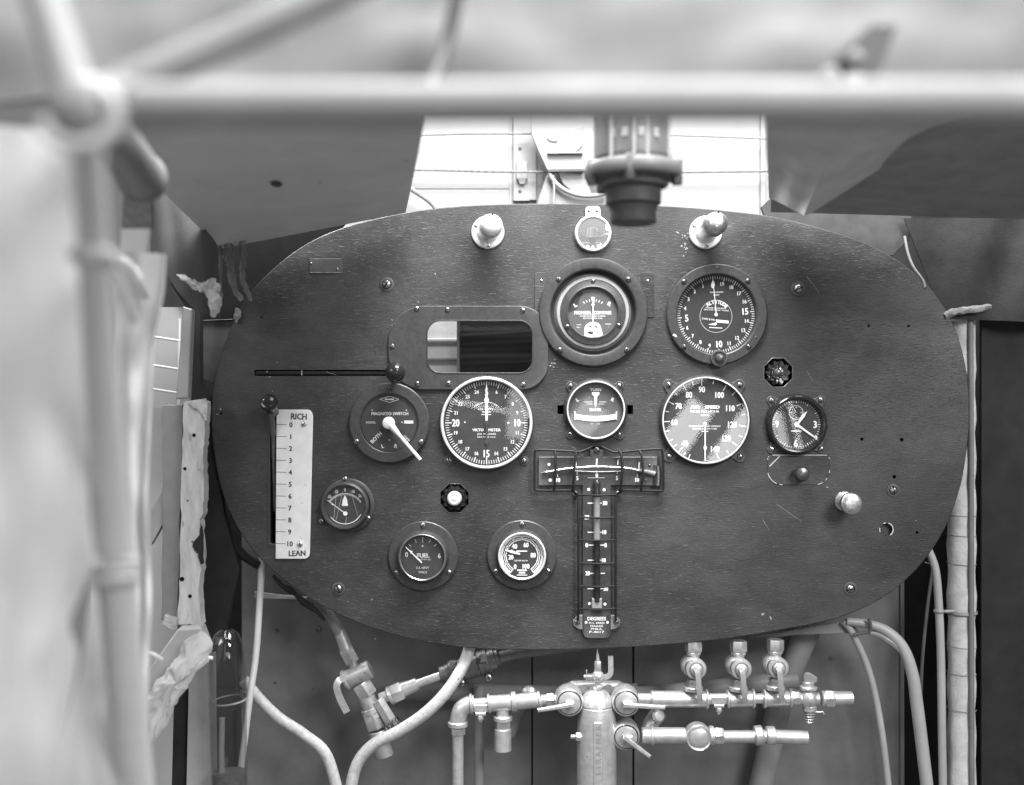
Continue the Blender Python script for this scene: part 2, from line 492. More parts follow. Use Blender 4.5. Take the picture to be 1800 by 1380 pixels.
def thing(name, label, cat, at, group=None):
    o = bpy.data.objects.new(name, None); COL.objects.link(o)
    o.empty_display_size = 0.01
    o.location = W(at); o.rotation_euler = (R(90), 0, 0)
    return tag(o, label, cat, group)

_screws = {}
def screw(parent, x, y, z, r=3.6, m='screw_metal', rot=None, name='screw', h=None):
    """round-head screw with a cut slot"""
    key = (r, m, h)
    if key not in _screws:
        hh = h or r * 0.62; b = MB(); seg = 20
        prof = [(r, 0), (r, hh * 0.25), (r * 0.86, hh * 0.66), (r * 0.55, hh * 0.93), (0, hh)]
        b.lathe(prof, seg)
        s = r * 0.13
        b.box(-r * 0.93, r * 0.93, -s, s, hh * 0.72, hh * 1.005)     # slot, as a dark inlay
        me = b.mesh(name, m, 50); me.materials.append(MATS['hole_black'])
        for p in me.polygons[-6:]: p.material_index = 1
        _screws[key] = me
    o = bpy.data.objects.new(name, _screws[key]); COL.objects.link(o)
    o.parent = parent; o.location = Vector((x, y, z)) * S
    o.rotation_euler = (0, 0, random.uniform(0, 3.1) if rot is None else rot)
    return o

def wob(p, amp, sc, seed=0.0):
    v = Vector((p[0] * sc + seed, p[1] * sc - seed, p[2] * sc + 2 * seed))
    return Vector(p) + mnoise.noise_vector(v) * amp
# ------------------------------------------------------------------ the instrument board
OUT = [(990, 358), (1100, 360), (1200, 364), (1300, 373), (1370, 383), (1450, 403), (1530, 431), (1590, 466), (1640, 512),
       (1676, 570), (1697, 640), (1704, 710), (1701, 780), (1687, 860), (1658, 935), (1612, 1000), (1550, 1052), (1470, 1087),
       (1370, 1108), (1250, 1126), (1100, 1138), (980, 1142), (850, 1141), (740, 1127), (640, 1099), (560, 1062), (500, 1020),
       (448, 972), (408, 910), (384, 840), (372, 750), (377, 670), (398, 596), (430, 528), (478, 474), (540, 428), (610, 398), (700, 376), (790, 364), (890, 359)]
def loc2(x, y): return (x - 900, 690 - y)
outline = [Vector((p[0], p[1])) for p in spline([loc2(*p) + (0,) for p in OUT], 5, True)]
if sum(a.x * b.y - b.x * a.y for a, b in zip(outline, outline[1:] + outline[:1])) < 0: outline.reverse()

def oct_(cx, cy, r): return [(cx + r * math.cos(R(22.5 + 45 * k)), cy + r * math.sin(R(22.5 + 45 * k))) for k in range(8)]
HOLES = [circ(75, loc2(1042.5, 549), 48), circ(72, loc2(1259, 553), 48),
         rrect(*[v for v in (748 - 900, 939 - 900, 690 - 658, 690 - 561)], 24, 6),
         rrect(474 - 900, 487 - 900, 690 - 958, 690 - 716, 5, 3),
         oct_(*loc2(1368, 655), 28), oct_(*loc2(799, 876), 27),
         rrect(980 - 900, 991 - 900, 690 - 728, 690 - 712, 1, 1), rrect(1102 - 900, 1113 - 900, 690 - 728, 690 - 712, 1, 1),
         rrect(447 - 900, 702 - 900, 690 - 661, 690 - 650, 2, 2),
         circ(11, loc2(1558, 931), 20), circ(3.0, loc2(1515, 772), 10), circ(3.4, loc2(1585, 773), 10),
         circ(3.0, loc2(1527, 573), 10), circ(2.6, loc2(1597, 573), 10), circ(3.4, loc2(1572, 838), 10), circ(2.4, loc2(389, 727), 10),
         circ(2.6, loc2(1612, 936), 10), circ(1.8, loc2(460, 558), 8)]
def board_mesh(T=22.0):
    bm = bmesh.new()
    edges = []
    b = 1.6
    def loop(P, z): return [bm.verts.new((p[0] * S, p[1] * S, z * S)) for p in P]
    top_o = offset(outline, -b)
    lo = loop(top_o, 0); l1 = loop(outline, -b); l2 = loop(outline, -T)
    def bridge(a, c):
        n = len(a)
        for k in range(n): bm.faces.new((a[k], a[(k + 1) % n], c[(k + 1) % n], c[k]))
    bridge(l1, lo); bridge(l2, l1)
    back = []
    front = [lo]
    back.append(l2)
    for h in HOLES:
        a = loop(h, 0); c = loop(h, -T); bridge(a, c); front.append(a); back.append(c)
    for grp in (front, back):
        es = []
        for l in grp:
            for k in range(len(l)):
                e = bm.edges.get((l[k], l[(k + 1) % len(l)])); es.append(e)
        bmesh.ops.triangle_fill(bm, use_beauty=True, use_dissolve=False, edges=es)
    bmesh.ops.recalc_face_normals(bm, faces=bm.faces)
    for f in bm.faces: f.smooth = False
    me = bpy.data.meshes.new('board'); bm.to_mesh(me); bm.free()
    me.materials.append(MATS['stained_board'])
    return me

panel = thing('instrument_board', 'large dark oval wooden instrument board that carries all the gauges', 'instrument panel', (0, 0, 0))
bo = bpy.data.objects.new('wooden_plate', board_mesh()); COL.objects.link(bo); bo.parent = panel
def pscrew(x, y, r=7, ringr=12):
    c = loc2(x, y)
    wsh = MB().lathe([(ringr, 0), (ringr, .8), (ringr - 1, 1.3), (r + .5, 1.3), (r + .5, 0.2), (0, 0.2)], 28).build('washer', 'dark_paint', panel, (c[0], c[1], 0.2))
    screw(panel, c[0], c[1], 0.8, r, 'screw_metal', name='mounting_screw')
for x, y, r in ((680, 500, 8), (1403, 508, 8), (595, 1035, 7), (1495, 1035, 7.5), (1570, 862, 7), (990, 402, 1.6)):
    if r > 2: pscrew(x, y, r, r + 4.5)
for x0, x1, y0, y1 in ((972, 1000, 704, 736), (1095, 1121, 704, 736), (440, 710, 640, 672), (466, 494, 706, 966), (1335, 1400, 622, 690), (768, 830, 845, 908), (1540, 1576, 914, 948)):
    MB().box(x0 - 900, x1 - 900, 690 - y1, 690 - y0, -48, -46).build('dark_backing', 'hole_black', panel)  # black plates added behind the openings to keep them dark
# pale raw edge round the empty hole at the right
c = loc2(1558, 931)
for a0, a1 in ((-60, 75), (95, 118), (165, 205)):
    MB().tube([Vector((11.8 * math.cos(R(a0 + (a1 - a0) * k / 10)), 11.8 * math.sin(R(a0 + (a1 - a0) * k / 10)), .2)) for k in range(11)], [.3] + [1.0] * 9 + [.3], 8).build('bare_rim', 'ivory', panel, (c[0], c[1], 0))
MB().disc(11.5, -9, c, 20).build('hole_floor', 'stained_board', panel)
# worn pale chips in the varnish
chip = MB(); rc = random.Random(3)
for (x, y, n, sp) in ((1205, 425, 16, 15), (1394, 790, 8, 22), (1440, 830, 6, 20), (1372, 810, 5, 16), (1620, 945, 3, 20), (480, 668, 5, 20), (385, 735, 3, 8), (745, 590, 5, 50), (700, 620, 3, 20), (970, 640, 5, 8), (640, 1100, 4, 40), (1340, 1100, 3, 20)):
    for k in range(n):
        p = loc2(x + rc.gauss(0, sp * .5), y + rc.gauss(0, sp)); r0 = rc.uniform(.4, 1.3); L_ = rc.uniform(1, 3.0); a0 = rc.uniform(0, 3.1)
        q = []
        for j in range(7):
            a = 2 * math.pi * j / 7; rr = r0 * rc.uniform(.6, 1.2)
            u, w_ = rr * L_ * math.cos(a), rr * math.sin(a)
            q.append((p[0] + u * math.cos(a0) - w_ * math.sin(a0), p[1] + u * math.sin(a0) + w_ * math.cos(a0)))
        chip.flat(q, 0.12)
for (p0, p1) in (((1340, 1000), (1385, 1080)),):
    a = loc2(*p0); b2 = loc2(*p1)
for k in range(9):
    x = rc.uniform(450, 1650); y = rc.uniform(480, 1060); a = rc.gauss(.5, .5); l = rc.uniform(12, 55)
    p = loc2(x, y); chip.line(p, (p[0] + l * math.cos(a), p[1] - l * math.sin(a)), .55, 0.12, .2)
chip.build('varnish_chips', 'chip_grey', panel)['kind'] = 'stuff'

# ------------------------------------------------------------------ gauges
def at(x, y, z=0.0):
    c = loc2(x, y); return Vector((c[0], c[1], z))

def glass(t, r, z, c=(0, 0), dome=0.0):
    if dome: return MB().lathe([(r, z), (r * .9, z + dome * .25), (r * .6, z + dome * .7), (r * .3, z + dome * .93), (0, z + dome)], 40, (c[0], c[1], 0)).build('glass', 'dial_glass', t)
    return MB().disc(r, z, c).build('glass', 'dial_glass', t)

# --- compass indicator
t = thing('compass_gauge', 'round compass gauge with wide grey flange and pale ring, PIONEER COMPASS dial', 'gauge', at(1042.5, 549))
for _p in (rrect(-103, -82, -9, 70, 3, 2), rrect(84, 107, -9, 70, 3, 2)): MB().prism(_p, .1, 1.4, .5).build('backing_tab', 'stained_board', t)
for _x, _y in ((-91, 56), (96, 55)): screw(t, _x, _y, 1, 2.6, 'worn_nickel')
MB().lathe([(95.5, 1.2), (95.5, 6), (93.5, 8), (78, 9.5), (76, 8.5), (74, 2), (73.6, -16)], 72).build('flange', 'black_enamel', t)
MB().lathe([(74, -12), (70, -10), (66, -8), (65.5, -6)], 64).build('inner_rim', 'dark_paint', t)
MB().lathe([(74, -14), (65.5, -7), (64, -3), (63, -2), (58.5, -1.4), (57.5, -2.5), (57.5, -5)], 64).build('pale_ring', 'ring_grey', t)
MB().lathe([(57.8, -4), (57, 1), (47, 2), (45.5, 2.8), (43.8, 2.2), (43.4, -5)], 64).build('bezel', 'black_enamel', t)
MB().disc(43.6, -4).build('dial', 'dial_mid', t)
MB().flat([(-43, 6), (-42, -1), (-36, 2), (-28, 6), (-25, 12), (-25, 20), (-22, 27), (-17, 33), (-20, 38), (-30, 31), (-38, 20)][::-1], -3.9).build('flaked_patch', 'dial_black', t)
b = MB()
for k, a in enumerate((-30, -20.5, -11, 11, 20.5, 30)): b.tick(0, -10, a, 29.5, 33.5, 1.3, -3.8)
b.text('L', 6.5, -31, 13, -3.8, R(34), bold=.5).text('R', 6.5, 29, 15, -3.8, R(-28), bold=.5)
b.text('PIONEER.', 5.6, -17.5, -.5, -3.8, 0, wid=30, bold=.35).text('COMPASS', 5.6, 16.5, -.5, -3.8, 0, wid=31, bold=.35)
b.text('PIONEER INSTRUMENT COMPANY', 2.4, 0, -6.5, -3.8, wid=45).text('BROOKLYN NEW YORK', 2.4, 0, -10.3, -3.8, wid=34)
b.text('TYPE', 2.0, -25, -22, -3.8, wid=8).text('No.', 2.0, -25, -26, -3.8, wid=7).text('MODEL', 2.2, 27, -20.5, -3.8, wid=11).text('1', 2.4, 27, -25, -3.8)
b.build('lettering', 'paint_white', t)
b = MB(); b.prism([(-3.4, 27), (3.4, 27), (2.2, 22), (2.4, 17), (-.8, 14.5)][::-1], -3, -2).line((0, 16), (0, -20), 1.5, -1.6)
b.disc(2.6, -1.7, (0, 13.5), 16, 1.2)
b.build('needle', 'lume', t)
b = MB(); b.prism(spline([(-14, -43, 0), (-14.6, -27, 0), (-8, -19, 0), (2, -17, 0), (11, -20.5, 0), (15, -30, 0), (16, -41, 0), (0, -43, 0)], 4, True), -3.6, -2.8)
b.build('pivot_shield', 'lume', t)
b = MB(); b.disc(8, -2.5, (0, -30), 24, 6.4); 
b = MB()
for a0 in (-55, 20): b.flat([(9 * math.sin(R(a0 + k * 8)), -31 + 9 * math.cos(R(a0 + k * 8))) for k in range(6)] + [(6.6 * math.sin(R(a0 + k * 8)), -31 + 6.6 * math.cos(R(a0 + k * 8))) for k in range(5, -1, -1)], -2.5)
b.flat([(-10, -34), (-4, -33), (2, -36), (-2, -38.5), (-8, -37)], -2.5).flat([(6, -34), (9, -33), (9.5, -35), (7, -36)], -2.5)
b.build('shield_slots', 'ink', t)
glass(t, 43.6, .5)
for a in (-45, 45, 137, -137): screw(t, 86 * math.sin(R(a)) , 86 * math.cos(R(a)) - 4, 8.6, 5, 'dark_screw')
for x, y in ((0, 56.2), (-47, -27), (47, -25)): screw(t, x * .96, y * .96 + 1, 1.6, 3.8, 'screw_metal')

# --- altimeter
t = thing('altimeter', 'black altimeter numbered 0 to 19 with ALTITUDE dial and setting knob below', 'gauge', at(1259, 553))
MB().lathe([(88.5, 0.3), (88.5, 6.5), (86.5, 8.5), (72, 9.5), (70.5, 8.5), (69.5, 3), (69, -16)], 72).build('flange', 'black_enamel', t)
MB().disc(69.5, -3).build('dial', 'dial_black', t)
b = MB(); z = -2.7; rot0 = -5.0
for k in range(100):
    big = k % 5 == 0
    b.tick(0, 0, rot0 - k * 3.6, 60.5 if big else 63, 68, 1.5 if big else 1.1, z)
for n in range(20):
    a = R(rot0 - n * 18 - 1.5); big = n % 5 == 0; rr = 52 if big else 55.5
    if big: b.text(str(n), 11.5 if n else 10, rr * math.sin(a), rr * math.cos(a), z, R(4), .78, bold=.35)
    else: b.text(str(n), 6.6, rr * math.sin(a), rr * math.cos(a), z, R(4), .85)
b.text('THOUSAND', 2.6, 1, 39.5, z, R(2), wid=24).text('FEET', 2.6, 1, 34.5, z, R(2), wid=10)
for k, ch in enumerate('ALTITUDE'):
    a = R(-35 + k * 11.3 + (2 if k > 2 else 0)); b.text(ch, 6.2, 25.5 * math.sin(a), 25.5 * math.cos(a) - 3, z, -a, .85, bold=.35)
b.text('PIONEER INSTRUMENT', 2.2, 0, 11.5, z, R(-3), wid=36).text('BRONX NEW YORK', 2.2, 1, 8, z, R(-3), wid=44)
b.text('TYPE B No.', 3.2, -13, -8, z, R(-5), wid=25, bold=.2)
b.flat([(0, -8.5), (22, -10.5), (22.6, -15.5), (.5, -13.5)][::-1], z)
b.flat([(-14, -17.5), (0, -13.5), (2, -16.5), (-1, -19)][::-1], z).line((-12, -22.5), (11, -23.6), 1.3, z)
b.disc(28.5, z, (0, -3), 48, 28.0)
b.build('lettering', 'paint_white', t)
b = MB(); b.line((0, 3), (-5.5, 62), 1.5, -1.2, 1.0)
b.flat([(-7.2, 52), (-5.9, 46), (-2.4, 51), (-3.2, 58), (-5.6, 62), (-7.4, 58)][::-1], -1.1)
b.disc(3, -1, (0, 0), 16)
b.build('needle', 'lume', t)
glass(t, 69.6, 2)
k = MB().lathe([(15, 6), (15, 13), (14, 14.5), (11.5, 14.8), (10.5, 13), (0, 13)], 32).build('setting_knob', 'black_enamel', t, (3, -77, 0))
MB().lathe([(8, 12), (8, 16), (6.5, 18.5), (3.5, 19.6), (0, 20)], 28).build('knob_button', 'dark_screw', k)
for x, y in ((-58, 57), (54, 58), (-58, -57), (55, -57)): screw(t, x, y, 8.4, 4.6, 'dark_screw')
for x, y in ((0, 81), (68, -41)): screw(t, x, y, 8.0, 2.6, 'dark_screw')
b = MB().flat([(-76, -34), (-70, -37), (-64, -36), (-63, -39), (-70, -40), (-78, -37)][::-1], 8.9); b.disc(3.4, 8.9, (-66, -39), 14, 2.6)
b.build('paint_chip', 'paint_white', t)

# --- viewing window plate
t = thing('viewing_window', 'rounded plate with a wide glazed viewing window, screwed to the board', 'window plate', at(823, 611))
outer = rrect(683 - 823, 963 - 823, 611 - 685, 611 - 538, (46, 50, 64, 64), 10); inner = rrect(751 - 823, 936 - 823, 611 - 656, 611 - 564, 24, 10)
MB().ring(outer, inner, 0.2, 5.0, 1.0).build('plate', 'black_enamel', t)
MB().ring(offset(inner, 1.2), offset(inner, -1.0), 3.6, 6.0, .6).build('opening_rim', 'steel_wire', t)
MB().flat(inner, -3.0).build('pane', 'dial_glass', t)
bx = MB().ring(offset(outer, -14), offset(inner, 6), -24, -22.5, .3).build('rear_frame', 'bay_dark', t)
MB().box(803 - 823, 960 - 823, -75, 75, -120, -116, 1).build('dark_partition', 'bay_dark', t)
MB().box(800 - 823, 803.5 - 823, -75, 75, -124, -60, 1).build('partition_edge', 'bracket_grey', t)
MB().box(-95, -19, -90, 90, -156, -152, .6).build('grey_card', 'card_grey', t)
MB().box(-95, -19, -62, -18, -150.5, -148, .6).build('white_card', 'paint_white', t)
MB().box(-90, -20, 20, 23.5, -150, -146, .6).build('inner_rail', 'lume', t)
MB().box(-90, -20, -19, -14, -150, -144, .6).build('inner_rail', 'bracket_grey', t)
MB().grid(lambda u, v: (-20 + u * 140, -30 + v * 60 + 8 * u, -112 + 1.6 * math.sin(v * 9 + u * 2) + 3 * mnoise.noise(Vector((u, v * 6, 0)))), 6, 40).build('rippled_curtain', 'bay_dark', t)
for x, y in ((733, 543), (787, 545), (919, 546), (690, 609), (734, 675), (789, 674), (920, 676)):
    screw(t, x - 823, 611 - y, 4.6, 4.6, 'screw_metal')

# --- push-pull rod with ball knob
t = thing('ball_knob_rod', 'black rod with a dark ball knob lying in a slot left of the viewing window', 'control rod', at(575, 655))
MB().tube([(-126, 0, -8), (118, 0, -8)], 5.2, 14).build('rod', 'gloss_black', t)
MB().tube([(118, 0, -8), (122, 0, 4), (124, -1, 20), (124.5, 1, 30)], [5.2, 6, 7, 8], 16).build('shank', 'gloss_black', t)
MB().lathe([(0, -17.5)] + [(17.5 * math.cos(R(a)), 17.5 * math.sin(R(a))) for a in range(-80, 90, 10)] + [(0, 17.5)], 32, (124, 0, 40)).build('ball_knob', 'gloss_black', t)
MB().box(-45.6, -44.4, -4.6, 4.6, -3.4, -2.7).build('rod_mark', 'paint_dim', t)

# --- magneto switch
t = thing('magneto_switch', 'round MAGNETO SWITCH plate with a pale pointer lever turned to lower right', 'switch', at(685, 743))
MB().lathe([(70.5, 0.3), (70.5, 6.5), (68.5, 8.3), (52.5, 9), (51, 8), (50.6, 5.5), (50.2, 5.0)], 72).build('flange', 'black_enamel', t)
MB().disc(50.6, 6).build('dial', 'dial_black', t)
MB().disc(50.8, 8.6, (0, 0), 64, 49.4).build('edge_line', 'gloss_black', t)
b = MB(); z = 6.3
b.text('MAGNETO SWITCH', 5.2, 1, 16, z, wid=64, bold=.15).text('MODEL', 3.6, -32, .5, z, wid=17)
b.text('A', 3.4, 22, 1, z).text('BOTH', 6.4, -23, -26, z, R(45), bold=.15).text('L', 6.4, -11.5, -41, z, R(14), bold=.1).text('R', 6.4, 11.5, -41, z, R(-14), bold=.1).text('OFF', 5.5, 30, -28, z, R(-45))
b.line((-17, 41), (0, 46.5), .8, z).line((0, 46.5), (17, 41), .8, z).line((17, 41), (0, 35.5), .8, z).line((0, 35.5), (-17, 41), .8, z).flat([(-8, 39.8), (8, 39.8), (8, 42.2), (-8, 42.2)], z)
b.flat([(26, -1.5), (42, -1.5), (42, 4), (26, 4)], z).disc(1.2, z, (-30, 22), 10).disc(1.2, z, (30, 22), 10).disc(1.2, z, (0, -30), 10)
b.build('lettering', 'paint_dim', t)
MB().lathe([(9.6, 6), (9.6, 12), (10.8, 14), (11, 19), (10, 21), (7, 22.4), (0, 23)], 32).build('lever_hub', 'ivory', t)
b = MB(); d = Vector((57, -64.5)).normalized()
b.tube(spline([(d.x * 6, d.y * 6, 17), (d.x * 18, d.y * 18, 19), (d.x * 34, d.y * 34, 21), (d.x * 60, d.y * 60, 25), (d.x * 85, d.y * 85, 28)], 5), [7 - 3.8 * min(1, k / 10) for k in range(21)], 14)
b.build('lever', 'ivory', t)
for x, y in ((-57, -33), (56, -34)): screw(t, x, y, 8.2, 5, 'screw_metal')
screw(t, 2, 61, 8.2, 3.6, 'dark_screw')

# --- engine speed dial
t = thing('tachometer', 'round dial with bright rim numbered 5 to 24, VICTO METER lettering, needle straight up', 'gauge', at(855.5, 743))
MB().lathe([(80, 0.2), (82.5, 1), (82.5, 9), (80.5, 14), (79, 16.5), (76.5, 17), (75, 15), (74.6, 6)], 80).build('case', 'black_enamel', t)
MB().lathe([(80.6, 13.6), (80, 17), (78, 18.6), (76, 18), (75, 15.6)], 80).build('bright_rim', 'bright_metal', t)
MB().disc(75.2, 8).build('dial', 'dial_grey', t)
b = MB(); z = 8.3
for k in range(100):
    big = k % 5 == 0; q = k % 25 == 0
    b.tick(0, 0, k * 3.6, 61 if q else (63 if big else 66), 72.5, 1.7 if big else 1.0, z)
for n in range(20):
    v = n + 5; a = R(n * 18); big = v % 5 == 0
    rr = 54 if big else 56.5
    b.text(str(v), 12.5 if big else 6.2, rr * math.sin(a), rr * math.cos(a), z, 0, .72 if big else .85, bold=.35 if big else .1)
b.text('VICTO', 4.6, -15, -12.5, z, R(0), wid=19, bold=.2).text('METER', 4.6, 14, -12.5, z, 0, wid=21, bold=.2)
b.text('JOS. W. JONES', 2.8, 0, -19.6, z, wid=33, bold=.15).text('NEW YORK U.S.A.', 2.4, 0, -25, z, wid=32)
b.text('U.S. NAVY', 3.4, -1, 24, z, wid=26, bold=.15).line((-8, 19), (7, 19), 1.6, z).line((-9, 14.5), (8, 14.5), 1.4, z)
for k in range(13): b.tick(0, 5, -42 + k * 7, 30, 32, 2.4 if k % 3 else 1.2, z)
b.disc(1.4, z, (-38, 1), 12).disc(1.8, z, (38, 0), 14)
b.build('lettering', 'paint_white', t)
b = MB(); b.prism([(-2, 4), (2, 4), (2, 34), (4.2, 40), (1.6, 46), (.7, 71), (-.7, 71), (-1.6, 46), (-4.2, 40), (-2, 34)], 10.5, 11.2); b.build('needle', 'lume', t)
b = MB(); b.disc(3.4, 11.6, (0, 0), 20).prism([(-1.4, -2), (-1.4, -30), (-4, -33), (0, -39), (4, -33), (1.4, -30), (1.4, -2)], 10.5, 11).build('needle_hub', 'dark_paint', t)
glass(t, 75.4, 14.5)
for x, y in ((-66, -66), (65, -67)):
    MB().lathe([(9, .2), (9, 1.2), (8, 1.8), (0, 1.8)], 24).build('lug', 'dark_paint', t, (x, y, 0)); screw(t, x, y, 1.4, 5.6, 'screw_metal')

# --- turn and bank indicator
def lugs(t, pts, r=9.5, sr=4.8, h=3.0, Rb=50, m='black_enamel', sm='screw_metal'):
    for x, y in pts:
        a = Vector((x, y)); d = a.normalized(); n = Vector((-d.y, d.x)); b = MB()
        poly = [a - d * (a.length - Rb) - n * r * 1.7, a - n * r * .95] + [a + n * (-r * math.cos(q)) + d * (r * math.sin(q)) for q in [R(20 * j) for j in range(1, 9)]] + [a + n * r * .95, a - d * (a.length - Rb) + n * r * 1.7]
        poly = [(p.x, p.y) for p in poly]
        b.prism(poly, .2, h, .6); b.build('lug', m, t); screw(t, x, y, h - .4, sr, sm)
t = thing('turn_and_bank_indicator', 'small round dial lettered TURN and BANK with a curved white ball tube', 'gauge', at(1046.5, 720.5))
lugs(t, ((-44, 42), (42, 42), (-44, -43), (42, -44)), 8, 4.6, 3, 46)
MB().lathe([(54, 0.2), (55.5, 2), (55.5, 8), (53.5, 12), (51, 14.5), (48.5, 14.5), (47.6, 12), (47.4, 4)], 64).build('case', 'black_enamel', t)
MB().lathe([(51.6, 13.2), (50.6, 15.4), (49, 15.6), (48, 13.6)], 64).build('bright_rim', 'bright_metal', t)
MB().disc(47.8, 5).build('dial', 'dial_mid', t)
b = MB(); z = 5.3
b.text('TURN', 4.6, 0, 35.5, z, wid=19, bold=.3).text('BANK', 5, 0, .5, z, wid=20, bold=.35).text('L', 6, -32, 18, z, R(30), bold=.4).text('R', 6, 30, 18, z, R(-22), bold=.4)
b.line((-20, 14), (-5, 14), .9, z).line((6, 14), (19, 14), .9, z).line((-16, 10.3), (-5, 10.3), .9, z).line((5, 10.3), (15, 10.3), .9, z)
b.text('PAT', 2, -6, -24.5, z, wid=5).text('APPLD', 2, 5, -24.5, z, wid=6)
b.build('lettering', 'paint_white', t)
b = MB(); b.prism([(-6.5, 31), (-6.5, 27), (-3, 23.5), (-1.8, 9), (0, 4), (1.8, 9), (3, 23.5), (6.5, 27), (6.5, 31)], 6, 6.8); b.build('turn_needle', 'lume', t)
b = MB(); top = []; bot = []
for k in range(13):
    u = -1 + k / 6; x = 36 * u; yt = -4 + (-8 + 2.8 * u * u) ; yt = -11.4 + 4.2 * u * u; yb = -19.2 + 4.2 * u * u
    top.append((x, yt)); bot.append((x, yb))
b.prism(bot + top[::-1], 5.6, 7.2); o = b.build('ball_tube', 'cream_ring', t)
b = MB()
for p, q in list(zip(top, top[1:])) + list(zip(bot, bot[1:])): b.line(p, q, 1.3, 7.4)
b.line((-36, -17), (-36.6, -2.5), 2.2, 7.4).line((36, -17), (36.6, -2.5), 2.2, 7.4)
b.build('tube_outline', 'lume', t)
glass(t, 48.2, 12)

# --- airspeed
t = thing('airspeed_indicator', 'round AIR SPEED dial with bright rim, 40 to 140 miles per hour', 'gauge', at(1238, 738.5))
lugs(t, ((-63, 62), (62, 62), (-62, -64), (62, -64)), 10, 5, 3, 62)
MB().lathe([(79, 0.2), (80, 2), (80, 9), (78, 13.5), (76.5, 15.5), (73.5, 15.5), (72.6, 13), (72.4, 5)], 80).build('case', 'black_enamel', t)
MB().lathe([(76, 14.4), (75.6, 16.4), (74, 16.6), (73, 14.4)], 80).build('bright_rim', 'bright_metal', t)
MB().disc(73, 6).build('dial', 'dial_grey', t)
b = MB(); z = 6.3; q = 4.93
pts = [(270, 940), (216, 913), (205, 850), (155, 783), (150, 700), (145, 612), (185, 538), (226, 458), (305, 410), (371, 363), (450, 365), (550, 365), (640, 425), (720, 465), (770, 557), (808, 640), (800, 737), (785, 825), (732, 890), (675, 962), (590, 1000), (303, 978), (348, 990)]
for k, (x, y) in enumerate(pts):
    a = math.degrees(math.atan2(x - 478, 688 - y)); b.tick(0, 0, a, 61 if k in (0, 4, 6, 8, 10, 12, 14, 16, 18, 20) else 65, 72, 1.6, z)
for s, x, y in (('40', 305, 890), ('60', 213, 705), ('70', 250, 565), ('80', 340, 468), ('90', 452, 422), ('100', 605, 470), ('110', 698, 585), ('120', 715, 725), ('130', 665, 845), ('140', 567, 937)):
    b.text(s, 10.2, (x - 478) / q, (688 - y) / q, z, 0, .78, bold=.32)
b.text('AIR', 5.6, -17, 23, z, wid=16, bold=.4).text('SPEED', 5.6, 13, 23, z, wid=25, bold=.4).text('MILES PER HOUR', 3.8, 0, 15.3, z, wid=50, bold=.2).line((-7, 8.5), (7, 8.5), 2.0, z)
b.text('PIONEER INSTRUMENT COMPANY', 2.6, 0, -10.5, z, wid=55, bold=.1).text('BROOKLYN NEW YORK', 2.6, 0, -15, z, wid=43, bold=.1).line((-6, -19.5), (6, -19.5), 1.6, z)
b.build('lettering', 'paint_white', t)
b = MB(); b.prism([(-1.1, -6), (-1.0, -44), (-3, -47), (-1.2, -54), (-.8, -71), (.8, -71), (1.2, -54), (3, -47), (1.0, -44), (1.1, -6)], 8.5, 9.2).disc(3, 9.4, (0, -6), 16); b.build('needle', 'lume', t)
glass(t, 73.6, 13)

# --- clock
t = thing('cockpit_clock', 'small round clock with broad dark bezel, hands at twenty past one', 'clock', at(1398.5, 746))
lugs(t, ((-43, 42), (44, 43), (-42, -44), (44, -43)), 8, 5.2, 2.6, 44)
MB().lathe([(53, 0.2), (54, 3), (53.5, 9), (51, 14), (48, 16), (45.5, 15.5), (44, 12), (43.6, 4)], 64).build('bezel', 'gloss_black', t)
MB().disc(44, 5).build('dial', 'dial_black', t)
b = MB(); z = 5.3
for k in range(60): b.tick(0, 0, k * 6, 37.5 if k % 5 == 0 else 39, 42, 1.4 if k % 5 == 0 else .9, z)
for s, x, y in (('9', -34, 1), ('3', 33, 0), ('6', -1, -33)): b.text(s, 12, x, y, z, 0, .85, bold=.4)
b.line((-9, -11.5), (9, -11.5), 2.0, z)
b.disc(12.6, z, (-.5, 21), 36, 11.8)
for s, x, y in (('60', 0, 30), ('15', 8, 21), ('30', 0, 12), ('45', -8.5, 21)): b.text(s, 2.2, x, y, z)
for k in range(12): b.tick(-.5, 21, k * 30, 9.8, 11.8, .5, z)
b.line((-.5, 21), (-3.5, 27), .8, z + .3)
b.build('lettering', 'paint_white', t)
b = MB(); b.prism([(-1.6, -1), (1.2, -2), (14, 13.5), (18.5, 23.5), (9.5, 17.5)], 7, 7.5); b.disc(4.4, 8, (0, 0), 20); b.build('hour_hand', 'lume', t)
b = MB(); b.prism([(-1.2, -1.6), (34, -25.5), (33, -22), (1.2, 1.6)], 8, 8.5); b.prism([(32, -25.5), (35, -27), (36.5, -22), (33, -21)], 8, 8.5); b.build('minute_hand', 'lume', t)
glass(t, 44, 12.5)

# --- winder plate under the clock
t = thing('winding_knob_plate', 'thin worn oval plate with one dull round knob under the clock', 'knob plate', at(1404, 822))
MB().prism(rrect(-55, 54, -30, 22, (26, 8, 8, 26), 8), 0.15, 1.3, .5).build('plate', 'stained_board', t)
MB().lathe([(9, 1), (9, 8), (11.5, 10), (13, 15), (12.6, 20), (10.5, 23.5), (6, 25.4), (0, 26)], 32).build('knob', 'dark_screw', t, (1, -10, 0))
b = MB(); rc2 = random.Random(9)
ol = rrect(-55, 54, -30, 22, (26, 8, 8, 26), 8)
for k in range(len(ol) - 1):
    if rc2.random() < .45: b.line(ol[k], ol[k + 1], 1.2, 1.5)
b.line((-52, 2), (-34, 20), 1.6, 1.6)
b.build('edge_wear', 'paint_dim', t)

